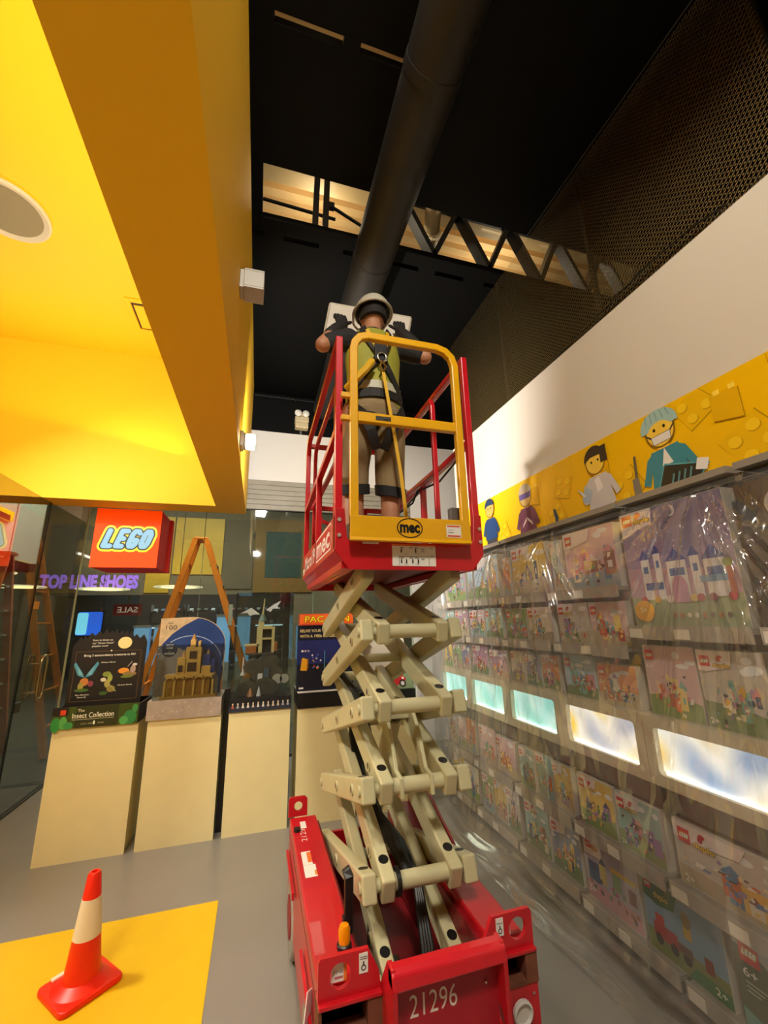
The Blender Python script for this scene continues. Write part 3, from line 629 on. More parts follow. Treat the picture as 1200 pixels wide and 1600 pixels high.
p.poly([(0.0, 0.0), (0.50, 0.0), (0.50, 0.12), (0.42, 0.27), (0.30, 0.37), (0.20, 0.36), (0.13, 0.40), (0.06, 0.42), (0.0, 0.37)], '8E8A8C'); p.poly([(0.16, 0.0), (0.48, 0.0), (0.48, 0.1), (0.40, 0.23), (0.30, 0.31), (0.22, 0.28)], '9A8E86')
for k in range(24):
    a0, a1 = math.radians(20+k*5.8), math.radians(20+(k+1)*5.8); c_ = (0.25, 0.22)
    p.line((c_[0]+0.27*math.cos(a0), c_[1]+0.26*math.sin(a0)), (c_[0]+0.27*math.cos(a1), c_[1]+0.26*math.sin(a1)), 0.006, 'A8B8D0'); p.lay -= 1
p.text('Disney', 0.06, 0.585, 0.010, '2A2A2A', 0.04); p.text('100', 0.045, 0.535, 0.04, '2A2620', 0.085, -0.008)
p.oval(0.09, 0.37, 0.062, 0.06, '26344C', 28)
for k, (s_, w_) in enumerate((('BRING', 0.055), ('HOME', 0.05), ('the', 0.014), ('WONDER', 0.082))): p.text(s_, 0.09, 0.40-k*0.024+(0.003 if k == 3 else 0), 0.015 if k != 2 else 0.007, 'E8ECF0', w_, 0.008, align='c')
p.build('backdrop_print', t)
TAN = mat('tan_brick_plastic', 'D2AA5C', 0.35, var=0.12, scale=30); TAN2 = mat('gold_brick_plastic', 'A87C34', 0.35); BLU = mat('blue_brick_plastic', '27408A', 0.35)
md = thing('toy_building', 'generic tan toy brick building with arcade before the blue arch', 'toy building', (-0.50, 4.0, 1.01))
bx('base_plate', TAN2, md, -0.72, -0.30, 3.92, 4.08, 1.01, 1.03)
for k in range(6):
    x = -0.70+k*0.072; bx('arcade_column', TAN, md, x, x+0.014, 3.925, 3.94, 1.03, 1.145)
    if k < 5:
        m_ = MB(); n_ = 8; o_ = [(x+0.014, 1.145), (x+0.014, 1.175), (x+0.072, 1.175), (x+0.072, 1.145)]+[(x+0.043+0.029*math.cos(math.pi*i/n_), 1.12+0.025+0.022*math.sin(math.pi*i/n_)) for i in range(1, n_)]
        m_.prism(o_, 'y', 3.925, 3.94).build('arch', TAN, md)
bx('core', TAN2, md, -0.69, -0.36, 3.96, 4.06, 1.03, 1.17); bx('terrace', TAN, md, -0.70, -0.325, 3.925, 4.06, 1.175, 1.19)
for x0, x1, z0, z1 in ((-0.62, -0.55, 1.19, 1.32), (-0.56, -0.44, 1.19, 1.40), (-0.43, -0.36, 1.19, 1.25), (-0.53, -0.49, 1.40, 1.46), (-0.47, -0.45, 1.40, 1.45)): bx('tower_block', TAN, md, x0, x1, 3.96, 4.05, z0, z1, 0.002)
for x0, x1, z0, z1 in ((-0.54, -0.47, 1.21, 1.28), (-0.53, -0.475, 1.31, 1.37), (-0.61, -0.575, 1.21, 1.26)): bx('dark_opening', mat('brown_recess', '3A2512', 0.6), md, x0, x1, 3.955, 3.962, z0, z1)
for x0, x1, z0, z1 in ((-0.43, -0.37, 1.25, 1.34), (-0.36, -0.33, 1.19, 1.30)): bx('blue_wing', BLU, md, x0, x1, 3.98, 4.05, z0, z1, 0.002)
for x in (-0.58, -0.51, -0.39): MB().cyl((x, 4.0, 1.32 if x != -0.51 else 1.46), (x, 4.0, 1.38 if x != -0.51 else 1.51), 0.022, 0.002, 10).build('roof_spike', TAN2, md)
for a in (0.0,):
    q = MB(); q.box(-0.765, -0.268, 3.885, 3.888, 1.012, 1.42).box(-0.765, -0.762, 3.888, 4.09, 1.012, 1.42).box(-0.271, -0.268, 3.888, 4.09, 1.012, 1.42).box(-0.765, -0.268, 3.885, 4.09, 1.42, 1.423)
    q.build('acrylic_cover', ACRYL, t)
# 3 clear case with rock and house
t = thing('clear_case_display', 'tall clear acrylic case on a black band with tiny figures print', 'display case', (0.06, 3.95, 0.882))
bx('plinth', mat('case_plinth_black', '14161C', 0.4), t, -0.19, 0.31, 3.875, 4.30, 0.882, 0.985)
p = Print((-0.19, 3.8745, 0.882), **FY); p.rect(0, 0, 0.5, 0.045, '2A2E3C')
for k in range(12): x = 0.03+k*0.04; c = rr.choice(('C8B8A0', 'B86040', 'D8D4CC', 'A8A8B0')); p.oval(x, 0.062, 0.006, 0.008, 'E0D0B0', 8); p.poly([(x-0.01, 0.03), (x+0.01, 0.03), (x+0.005, 0.055), (x-0.005, 0.055)], c)
p.build('figure_print', t)
q = MB()
for a in ((-0.185, 0.305, 3.88, 3.884), (-0.185, 0.305, 4.29, 4.294)): q.box(*a, 0.986, 1.84)
for a in ((-0.185, -0.181, 3.884, 4.29), (0.301, 0.305, 3.884, 4.29)): q.box(*a, 0.986, 1.84)
q.box(-0.185, 0.305, 3.88, 4.294, 1.84, 1.844); q.build('acrylic_cover', ACRYL, t)
md = thing('toy_building', 'sand coloured toy brick house on a grey rock inside the clear case', 'toy building', (0.06, 4.05, 0.986))
ROCK = mat('grey_rock_brick', '4B4740', 0.5, var=0.3, scale=20); SAND = mat('sand_brick', 'D8C48C', 0.35); TER = mat('terracotta_brick', 'A8642C', 0.4)
rk = random.Random(4); q = MB()
for (cx, cz, r) in ((-0.04, 1.04, 0.11), (0.10, 1.05, 0.12), (0.06, 1.15, 0.11), (0.16, 1.16, 0.09), (-0.01, 1.22, 0.09), (0.11, 1.25, 0.10)):
    n_ = 8; ps = [(cx+r*rk.uniform(0.75, 1.05)*math.cos(2*math.pi*i/n_), cz+r*0.75*rk.uniform(0.7, 1.0)*math.sin(2*math.pi*i/n_)) for i in range(n_)]
    q.prism([(a_, max(0.987, b_)) for a_, b_ in ps], 'y', 4.0-0.04*rk.random(), 4.18)
q.build('rock', ROCK, md)
for x0, x1, z0, z1, m_ in ((-0.09, 0.02, 1.33, 1.39, TER), (0.0, 0.05, 1.33, 1.55, SAND), (0.13, 0.155, 1.33, 1.55, SAND), (0.05, 0.13, 1.53, 1.56, SAND), (0.05, 0.13, 1.44, 1.455, SAND), (-0.10, 0.03, 1.39, 1.405, SAND), (0.01, 0.06, 1.55, 1.60, SAND), (0.155, 0.18, 1.34, 1.42, TER), (-0.09, 0.16, 1.315, 1.33, ROCK)): bx('wall_block', m_, md, x0, x1, 4.0, 4.10, z0, z1, 0.002)
bx('dark_interior', mat('dark_interior', '2A2C30', 0.7), md, 0.05, 0.13, 4.08, 4.10, 1.33, 1.53)
MB().cyl((0.045, 4.03, 1.60), (0.045, 4.03, 1.66), 0.04, 0.015, 10).build('cupola', mat('green_grey_dome', '6A8070', 0.4), md); MB().cyl((0.045, 4.03, 1.66), (0.055, 4.03, 1.80), 0.008, 0.004, 8).build('spire', SAND, md)
PALE = mat('pale_wing', 'E4E0E4', 0.4)
MB().prism([(0.02, 1.66), (-0.06, 1.72), (-0.15, 1.67), (-0.09, 1.675), (-0.07, 1.65), (-0.03, 1.66)], 'y', 4.02, 4.026).build('wing', PALE, md); MB().prism([(0.07, 1.70), (0.14, 1.75), (0.20, 1.78), (0.17, 1.73), (0.18, 1.71), (0.13, 1.71), (0.11, 1.68)], 'y', 4.02, 4.026).build('wing', PALE, md)
MB().cyl((0.19, 3.97, 1.11), (0.19, 3.98, 1.11), 0.042, n=20).build('round_vault_door', mat('pale_disc', 'B8B4AC', 0.35), md); MB().cyl((0.25, 3.97, 1.11), (0.25, 3.98, 1.11), 0.038, n=20).build('round_vault_door', MC['pale_disc'], md)
MB().cyl((-0.10, 4.02, 1.18), (-0.10, 4.02, 1.30), 0.010, 0.004, 8).build('white_stalactite', PALE, md); MB().cyl((-0.10, 4.02, 1.15), (-0.10, 4.02, 1.18), 0.025, 0.010, 8).build('white_stalactite', PALE, md)
bx('blue_column', mat('blue_grey_brick', '4A6078', 0.4), md, 0.075, 0.115, 3.97, 3.99, 0.99, 1.20); bx('arch_window', PALE, md, 0.025, 0.065, 3.97, 3.985, 1.10, 1.16); MB().cyl((-0.03, 3.95, 0.987), (-0.03, 3.95, 1.05), 0.03, 0.004, 6).build('small_tree', TER, md); MB().cyl((0.04, 3.94, 0.987), (0.04, 3.94, 1.06), 0.02, 0.003, 8).build('grey_cone', PALE, md)
# 4 arcade display
t = thing('arcade_display', 'dark blue arcade game display board with orange PAC-MAN title', 'display', (0.61, 3.95, 0.868))
bx('plinth', BLK, t, 0.365, 0.868, 3.875, 4.30, 0.870, 0.995); bx('tray_edge', mat('white_tray', 'D8D6D0', 0.4), t, 0.36, 0.873, 3.87, 4.30, 0.995, 1.005)
bx('board', mat('arcade_navy', '10142E', 0.4), t, 0.35, 0.85, 3.90, 3.92, 1.005, 1.555); bx('header', mat('arcade_orange', 'E8641C', 0.4), t, 0.365, 0.85, 3.885, 4.05, 1.556, 1.655); bx('clear_side', ACRYL, t, 0.366, 0.370, 3.89, 4.28, 1.005, 1.55)
p = Print((0.365, 3.884, 1.556), **FY); p.rect(0, 0, 0.485, 0.012, 'C84030'); p.rect(0, 0.09, 0.485, 0.099, 'D05028')
for off, c in ((0.05, '2A1A08'), (0.012, 'F8DC20')): p.text('PAC-MAN', 0.045, 0.027, 0.05, c, 0.40, off)
p.build('title_print', t)
p = Print((0.35, 3.899, 1.005), **FY); p.rect(0.0, 0.22, 0.455, 0.42, '20286A'); p.rect(0.0, 0.0, 0.455, 0.22, '101226')
p.text('RELIVE YOUR YOUTH', 0.02, 0.49, 0.024, 'F0D890', 0.30, 0.012); p.text('WITH A 1980s CLASSIC', 0.02, 0.445, 0.024, 'F0D890', 0.32, 0.012)
for k, c in enumerate(('E8E8E8', 'C0B0B8', 'A0A0B0')): p.oval(0.045+k*0.026, 0.33, 0.010, 0.010, c, 10)
p.poly([(0.03, 0.17), (0.085, 0.165), (0.09, 0.26), (0.05, 0.275), (0.04, 0.26)], 'E8A820'); p.poly([(0.085, 0.165), (0.10, 0.19), (0.10, 0.27), (0.09, 0.26)], '8A5A10')
for k in range(14): p.oval(0.16+rr.uniform(-0.03, 0.05), 0.24+rr.uniform(-0.06, 0.06), 0.008, 0.008, rr.choice(('D04030', 'E8E0D8', '5A6AC0', 'C89030')), 7)
p.rect(0.24, 0.13, 0.244, 0.33, '60C0D8'); p.rect(0.02, 0.018, 0.06, 0.032, 'D8D8D8'); p.build('board_print', t)
# 5 red car box
t = thing('car_box_display', 'black plinth display carrying a low slanted box with a red toy car picture', 'display', (1.18, 3.95, 0.856))
bx('plinth', BLK, t, 0.925, 1.435, 3.875, 4.30, 0.856, 0.965)
MB().prism([(3.90, 0.968), (4.20, 0.968), (4.20, 1.40), (4.16, 1.40)], 'x', 0.95, 1.43).build('picture_box', mat('tan_card', 'B8AE94', 0.45), t)
vv = Vector((0, 0.26, 0.432)).normalized(); nn = Vector((0, -vv.z, vv.y))
p = Print((0.95, 3.90, 0.968), (1, 0, 0), vv, nn); p.rect(0.0, 0.0, 0.48, 0.16, '7C9068'); p.rect(0, 0.16, 0.48, 0.5, 'B9B2A0'); p.poly([(0.0, 0.03), (0.3, 0.0), (0.0, 0.16)], 'C89058')
p.oval(0.30, 0.09, 0.12, 0.055, 'B81418'); p.oval(0.31, 0.14, 0.07, 0.05, 'C01A1C'); p.oval(0.30, 0.15, 0.045, 0.028, '4A2A28')
for x in (0.24, 0.38): p.oval(x, 0.05, 0.032, 0.036, '181818'); p.oval(x, 0.05, 0.018, 0.02, 'D8D0C8')
p.oval(0.39, 0.10, 0.012, 0.012, 'E8E0C0'); p.poly([(0.02, 0.12), (0.10, 0.16), (0.12, 0.10), (0.06, 0.07)], '8A2018'); p.build('picture', t)

# ================================================================ RIGHT WALL: MURAL, SHELVES, BOXES, LIGHT BOXES, SHEET
mu = thing('mural_panel', 'long yellow printed mural band with toy figures on the white right wall', 'mural', (2.09, 2.2, 2.2))
MUY = mat('mural_yellow', 'F2BC00', 0.35)
for k, (a, b) in enumerate(((0.0, 1.04), (1.043, 2.62), (2.623, 4.1))): bx('mural_board', MUY, mu, 2.085, 2.099, a, b, 2.2, 2.7)
p = Print((2.0845, 4.1, 2.2), **FX, step=0.00006)
def brick(cx, cy, s_, ang, n_=2, m_=2):
    ca, sa = math.cos(ang), math.sin(ang)
    def q(x, y): return (cx+(x*ca-y*sa)*s_, cy+(x*sa+y*ca)*s_)
    def cl(pts): return [(x_, min(0.498, max(0.002, y_))) for x_, y_ in pts]
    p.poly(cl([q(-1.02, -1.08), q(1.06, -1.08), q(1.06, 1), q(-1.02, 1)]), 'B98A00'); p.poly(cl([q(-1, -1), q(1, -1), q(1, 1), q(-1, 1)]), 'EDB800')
    for i in range(n_):
        for j_ in range(m_):
            c = q(-0.5+i*1.0, -0.5+j_*1.0)
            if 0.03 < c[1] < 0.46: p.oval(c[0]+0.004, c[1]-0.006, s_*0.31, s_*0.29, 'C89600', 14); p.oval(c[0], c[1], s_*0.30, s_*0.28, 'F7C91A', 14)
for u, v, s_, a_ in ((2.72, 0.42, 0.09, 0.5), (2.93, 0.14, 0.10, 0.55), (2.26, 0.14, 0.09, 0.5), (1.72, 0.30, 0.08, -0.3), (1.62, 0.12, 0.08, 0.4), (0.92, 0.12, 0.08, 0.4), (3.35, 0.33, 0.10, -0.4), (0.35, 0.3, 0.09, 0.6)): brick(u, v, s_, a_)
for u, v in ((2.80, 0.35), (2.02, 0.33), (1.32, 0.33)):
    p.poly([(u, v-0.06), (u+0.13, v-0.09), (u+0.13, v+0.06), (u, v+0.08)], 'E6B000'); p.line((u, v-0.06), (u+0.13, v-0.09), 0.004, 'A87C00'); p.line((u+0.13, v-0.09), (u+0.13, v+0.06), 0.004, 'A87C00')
    for du in (0.02, 0.09): p.rect(u+du, v+0.065, u+du+0.03, v+0.09, 'FFD84A')
def figure(u, v, k, skin, top, hair, pants, tilt=0.0):
    """a plain toy figure: trapezoid torso, arms, round head"""
    ca, sa = math.cos(tilt), math.sin(tilt)
    def q(x, y): return (u+(x*ca-y*sa)*k, v+(x*sa+y*ca)*k)
    def pl(pts, c): p.poly([(lambda w: (w[0], min(0.499, max(0.001, w[1]))))(q(*pt)) for pt in pts], c)
    pl([(-0.09, -0.20), (0.09, -0.20), (0.09, 0.0), (-0.09, 0.0)], pants)
    pl([(-0.075, 0.19), (0.075, 0.19), (0.11, -0.02), (-0.11, -0.02)], top)
    pl([(-0.075, 0.18), (-0.105, 0.16), (-0.155, 0.04), (-0.12, 0.02), (-0.085, 0.11)], top); pl([(0.075, 0.18), (0.105, 0.16), (0.155, 0.04), (0.12, 0.02), (0.085, 0.11)], top)
    pl([(-0.03, 0.19), (0.03, 0.19), (0.03, 0.21), (-0.03, 0.21)], skin)
    pl([(0.083*math.cos(t), 0.283+0.088*math.sin(t)) for t in [i*math.pi/9 for i in range(18)]], '8A6208')
    pl([(0.075*math.cos(t), 0.285+0.08*math.sin(t)) for t in [i*math.pi/9 for i in range(18)]], skin)
    if hair: pl([(0.09*math.cos(t), 0.30+0.095*math.sin(t)) for t in [math.radians(10+i*17) for i in range(11)]]+[(-0.03, 0.325)], hair)
    for x in (-0.028, 0.028): pl([(x+0.008*math.cos(t), 0.29+0.01*math.sin(t)) for t in [i*math.pi/4 for i in range(8)]], '1A1208')
    return pl
# surgeon with cap, mask, syringe and dark x-ray plate
f = figure(2.54, 0.065, 1.08, 'F5CB48', '2F8496', None, '3A98A8', 0.06)
f([(0.105*math.cos(t), 0.315+0.09*math.sin(t)) for t in [math.radians(-8+i*17.8) for i in range(12)]], '9FC0BC'); f([(0.07*math.cos(t), 0.275+0.062*math.sin(t)) for t in [i*math.pi/9 for i in range(18)]], 'F5CB48')
for x in (-0.028, 0.028): f([(x+0.008*math.cos(t), 0.30+0.01*math.sin(t)) for t in [i*math.pi/4 for i in range(8)]], '1A1208')
for i in range(5): f([(-0.07+i*0.033, 0.345), (-0.062+i*0.033, 0.345), (-0.055+i*0.028, 0.395), (-0.061+i*0.028, 0.395)], '7FA5A4')
f([(-0.085, 0.29), (-0.08, 0.296), (-0.045, 0.262), (-0.05, 0.255)], '3A342E'); f([(0.085, 0.29), (0.08, 0.296), (0.045, 0.262), (0.05, 0.255)], '3A342E'); f([(-0.05, 0.22), (0.05, 0.22), (0.055, 0.268), (-0.055, 0.268)], '5A5450'); f([(-0.047, 0.223), (0.047, 0.223), (0.052, 0.265), (-0.052, 0.265)], 'E2DEDA'); f([(-0.03, 0.10), (0.03, 0.10), (0.0, 0.19)], 'E8E4DC')
f([(-0.11, -0.10), (0.08, -0.14), (0.19, 0.03), (-0.02, 0.11)], '4FA0B0'); f([(-0.10, -0.095), (0.075, -0.13), (0.18, 0.03), (-0.02, 0.10)], '0A1216')
for i in range(4): f([(-0.03+i*0.03, -0.06), (-0.022+i*0.03, -0.065), (0.02+i*0.03, 0.04), (0.012+i*0.03, 0.045)], '4C8490')
f([(0.12, 0.02), (0.17, 0.0), (0.19, 0.05), (0.14, 0.07)], 'E8E4E0'); f([(-0.21, 0.0), (-0.19, -0.01), (-0.165, 0.22), (-0.18, 0.22)], '5C5648'); f([(-0.225, -0.05), (-0.175, -0.05), (-0.175, 0.10), (-0.215, 0.10)], '7A7468'); f([(-0.24, -0.07), (-0.17, -0.075), (-0.17, -0.04), (-0.24, -0.035)], '4A453A')
# woman in white, dark hair
f = figure(2.06, 0.085, 1.0, 'F5CB48', 'C6C2C4', '2A2026', 'BDB8BC', 0.04)
f([(0.045, 0.26), (0.10, 0.26), (0.105, 0.37), (0.05, 0.37)], '2A2026'); f([(-0.02, 0.08), (0.03, 0.10), (0.01, 0.18), (-0.03, 0.17)], 'E6E2E4'); f([(-0.16, 0.06), (-0.10, 0.02), (-0.06, 0.10), (-0.12, 0.16)], 'A8B8C8'); f([(-0.19, 0.15), (-0.17, 0.14), (-0.12, 0.09), (-0.14, 0.08)], 'D0D4D8')
# purple suited figure with goggles
f = figure(1.28, 0.07, 1.0, 'D9B46A', '6E3A50', 'B8A890', '5A2E44', 0.0)
f([(-0.07, 0.265), (0.07, 0.265), (0.075, 0.315), (-0.075, 0.315)], '6A5A98'); f([(-0.06, 0.06), (0.0, 0.11), (-0.01, 0.08), (-0.07, 0.03)], 'D8C8C0'); f([(0.06, 0.06), (0.0, 0.11), (0.01, 0.08), (0.07, 0.03)], 'D8C8C0')
p.poly([(1.60, 0.02), (1.63, 0.02), (1.645, 0.09), (1.62, 0.16), (1.60, 0.16), (1.61, 0.09)], '274468')
# dark blue figure
f = figure(0.72, 0.12, 0.95, 'C9A050', '20406E', '1C3454', '3A3A40', 0.0)
p.build('printed_artwork', mu)

SHG = mat('shelf_grey', '8D867C', 0.45); SHB = mat('shelf_back_grey', '7F7970', 0.6); LIPM = mat('shelf_lip', 'A39C90', 0.4); TAGM = mat('price_tag', 'E6E2D6', 0.4)
YS = [0.56, 1.15, 1.742, 2.334, 2.92, 3.51, 4.09]
secname = ['shelf bay cut by the right edge of the picture', 'shelf bay holding the toy castle box', 'shelf bay with the yellow lit window', 'third shelf bay from the far end of the right wall', 'second shelf bay from the far end of the right wall', 'farthest shelf bay on the right wall beside the lift']
SHELVES = {}
for i in range(6):
    a, b = YS[i], YS[i+1]
    t = thing('shelf_unit', 'grey '+secname[i], 'shelf', (1.95, (a+b)/2, 0), 'shelf bays along the right wall')
    bx('back_panel', SHB, t, 2.06, 2.098, a+0.001, b-0.001, 0.0, 2.16)
    for y in (a+0.001, b-0.013): bx('side_panel', SHB, t, 1.90, 2.06, y, y+0.012, 0.0, 2.16)
    zs = [0.10, 0.455, 1.53] if i < 2 else [0.10, 0.455, 1.43, 1.74]
    for z in zs:
        s_ = bx('shelf', SHG, t, 1.80, 2.06, a+0.014, b-0.014, z-0.02, z); bx('lip', LIPM, s_, 1.792, 1.799, a+0.014, b-0.014, z-0.055, z+0.008)
        for yy in (b-0.06, (a+b)/2): bx('price_tag', TAGM, s_, 1.788, 1.7915, yy-0.035, yy+0.035, z-0.048, z-0.006)
    bx('top_board', SHG, t, 1.86, 2.084, a+0.014, b-0.014, 2.165, 2.195); bx('kick_plate', mat('kick_dark', '2B2926', 0.6), t, 1.90, 1.91, a+0.014, b-0.014, 0.0, 0.078)
    bx('underside_fascia', SHB, t, 1.86, 1.87, a+0.014, b-0.014, 0.72, 0.826)
# lit windows between the shelves
LBF = mat('lightbox_frame', 'CFC3A6', 0.45)
def glow(name, c1, c2, c3, st):
    m = bpy.data.materials.new(name); m.use_nodes = True; nt = m.node_tree; b = nt.nodes['Principled BSDF']
    tcn = nt.nodes.new('ShaderNodeTexCoord'); n = nt.nodes.new('ShaderNodeTexNoise'); n.inputs['Scale'].default_value = 3.2; n.inputs['Detail'].default_value = 1.0
    nt.links.new(tcn.outputs['Object'], n.inputs['Vector'])
    r = nt.nodes.new('ShaderNodeValToRGB'); el = r.color_ramp.elements; el[0].position = 0.36; el[1].position = 0.62
    el[0].color = lin(c1)+(1,); el[1].color = lin(c3)+(1,); e2 = el.new(0.5); e2.color = lin(c2)+(1,)
    nt.links.new(n.outputs['Fac'], r.inputs['Fac']); nt.links.new(r.outputs['Color'], b.inputs['Base Color']); nt.links.new(r.outputs['Color'], b.inputs['Emission Color'])
    b.inputs['Emission Strength'].default_value = st; b.inputs['Roughness'].default_value = 0.3
    return m
GL = [glow('window_glow_white', 'B8C4D0', 'F6F0DC', 'E8D090', 0.75), glow('window_glow_white_blue', '8FA8C8', 'F2F2E8', 'E4CC88', 0.75), glow('window_glow_yellow', 'B9BCC8', 'F4F0E0', 'F8D020', 0.75), glow('window_glow_aqua', '8FD8D0', 'C8F2EA', 'A8E6DC', 0.7), glow('window_glow_aqua_pale', '90DCD2', 'C0F2EA', 'D8F8F4', 0.7), glow('window_glow_aqua_far', '98DCD4', 'B8F0EA', 'D0F4F0', 0.7)]
lblab = ['white lit window at the right edge of the picture', 'long white and blue lit window near the right edge', 'yellow and white lit window under the shelves', 'aqua lit window next to the yellow one', 'second aqua lit window towards the lift', 'farthest aqua lit window beside the lift arms']
def rr_pts(y0, y1, z0, z1, r, n=4):
    pts = []
    for cy, cz, a0 in ((y1-r, z1-r, 0), (y0+r, z1-r, 90), (y0+r, z0+r, 180), (y1-r, z0+r, 270)):
        for k in range(n): t_ = math.radians(a0+90*k/(n-1)); pts.append((cy+r*math.cos(t_), cz+r*math.sin(t_)))
    return pts
for i in range(1, 6):
    a, b = YS[i]+0.002, YS[i+1]-0.002
    t = thing('lit_window', lblab[i], 'light box', (1.95, (a+b)/2, 0.83), 'lit windows along the right wall')
    MB().holed(rr_pts(a, b, 0.832, 1.128, 0.003), rr_pts(a+0.05, b-0.05, 0.882, 1.080, 0.02), 'x', 1.80, 1.83).build('front_frame', LBF, t)
    MB().box(1.83, 2.058, a, b, 1.116, 1.128).box(1.83, 2.058, a, b, 0.832, 0.844).box(1.83, 2.058, a, a+0.01, 0.844, 1.116).box(1.83, 2.058, b-0.01, b, 0.844, 1.116).build('carcass', LBF, t)
    bx('frosted_pane', GL[i], t, 1.838, 1.846, a+0.012, b-0.012, 0.846, 1.114)
    bx('light_tube', mat('window_tube', 'FFF8E8', 0.3, emit=3.0), t, 1.824, 1.832, a+0.06, b-0.06, 0.876, 0.884)

# toy boxes, each with its own picture
PAL = ['C8372C', 'E8B83C', '3F7FB8', '5C9A4A', 'E8E0D0', '8A5A3C', 'D88A9A', '2E4A78', 'F0D878', '7AB8B0', '9A78B0', 'D86A30']
def art(p, w, h, rg, sky, ground, pal, logo='brick', age=None):
    p.rect(0, 0, w, h, sky); p.poly([(0, 0), (w, 0), (w, h*rg.uniform(0.2, 0.35)), (w*0.5, h*rg.uniform(0.25, 0.42)), (0, h*rg.uniform(0.2, 0.35))], ground)
    for k in range(3): p.oval(rg.uniform(0.4, 0.95)*w, rg.uniform(0.72, 0.92)*h, w*rg.uniform(0.06, 0.14), h*rg.uniform(0.03, 0.06), 'E9EEF2', 10)
    for k in range(7):
        x = w*rg.uniform(0.10, 0.80); y = h*rg.uniform(0.08, 0.35); bw = w*rg.uniform(0.06, 0.20); bh = h*rg.uniform(0.12, 0.38); x1 = min(w*0.98, x+bw); y1 = min(h*0.85, y+bh); c = rg.choice(pal)
        p.rect(x, y, x1, y1, c)
        if rg.random() < 0.5: p.poly([(x-0.01*w, y1), (min(w*0.99, x1+0.01*w), y1), ((x+x1)/2, min(h*0.93, y1+0.12*h))], rg.choice(pal))
        p.rect(x+(x1-x)*0.3, y+(y1-y)*0.3, x+(x1-x)*0.7, y+(y1-y)*0.6, rg.choice(pal))
    for k in range(34):
        x = w*rg.gauss(0.5, 0.2); y = h*rg.gauss(0.36, 0.13); x = min(w*0.93, max(w*0.05, x)); y = min(h*0.72, max(h*0.05, y)); sx, sy = w*rg.uniform(0.01, 0.045), h*rg.uniform(0.012, 0.05); c = rg.choice(pal+['F2EFE8', '2A2622', 'E8D9B0'])
        if k % 3: p.poly([(x-sx, y-sy), (x+sx*rg.uniform(0.4, 1), y-sy*rg.uniform(0.4, 1)), (x+sx, y+sy), (x-sx*rg.uniform(0.2, 1), y+sy)], c)
        else: p.oval(x, y, sx, sy, c, 8)
    if logo == 'corner' or logo == 'duplo':
        p.poly([(0, h), (0, h*0.74), (w*0.10, h*0.72), (w*0.52, h*0.80), (w*0.58, h)], 'E6DCDA')
    s_ = min(0.055, w*0.17)
    p.logo(w*0.04, h-0.02-s_, s_)
    if logo == 'duplo':
        p.oval(w*0.04+s_*2.0, h-0.018-s_*0.1, s_*0.28, s_*0.16, 'C8202A', 10); p.oval(w*0.04+s_*1.85, h-0.018-s_*0.35, s_*0.22, s_*0.22, 'C8202A', 10)
        for off, c in ((0.09, '3A2206'), (0.03, 'F7C81A')): p.text('duplo', w*0.04+s_*1.25, h-0.022-s_*0.92, s_*0.34, c, s_*1.6, off)
    if age: p.text(age, w*0.05, h*0.06 if logo == 'duplo' else h-0.03-s_*1.7, s_*0.5, 'F4F0E4', None, 0.02)
ordn = ['first', 'second', 'third', 'fourth', 'fifth', 'sixth', 'seventh', 'eighth', 'ninth', 'tenth', 'eleventh', 'twelfth']
CARD = mat('box_card_white', 'CFC9BE', 0.4)
def toy_box(y0, y1, z0, h, xf, label, sky, ground, pal, logo, age, rg, depth=0.07, draw=None, grp=None, card=None):
    t = thing('toy_box', label, 'toy box', (xf+depth/2, (y0+y1)/2, z0), grp)
    bx('carton', card or CARD, t, xf, xf+depth, y0, y1, z0, z0+h)
    p = Print((xf-0.0002, y1-0.003, z0+0.003), **FX, rough=0.35, step=0.00008)
    if draw: draw(p, y1-y0-0.006, h-0.006)
    else: art(p, y1-y0-0.006, h-0.006, rg, sky, ground, pal, logo, age)
    p.build('printed_front', t)
rg = random.Random(21)
SKY = [('A9C6DE', 'sky blue'), ('E4DCCB', 'cream'), ('9CC4C0', 'pale teal'), ('D9B9BE', 'pale pink'), ('86A86A', 'leaf green'), ('E2C35C', 'mustard'), ('7F8FB8', 'dusky blue'), ('C9C4BC', 'light grey'), ('B58FB0', 'mauve'), ('D98F5C', 'orange tan')]
GRD = ['7E9A58', 'B7A98C', '8FA8B0', 'C2B49A', '6F8A5C', 'A99A88']
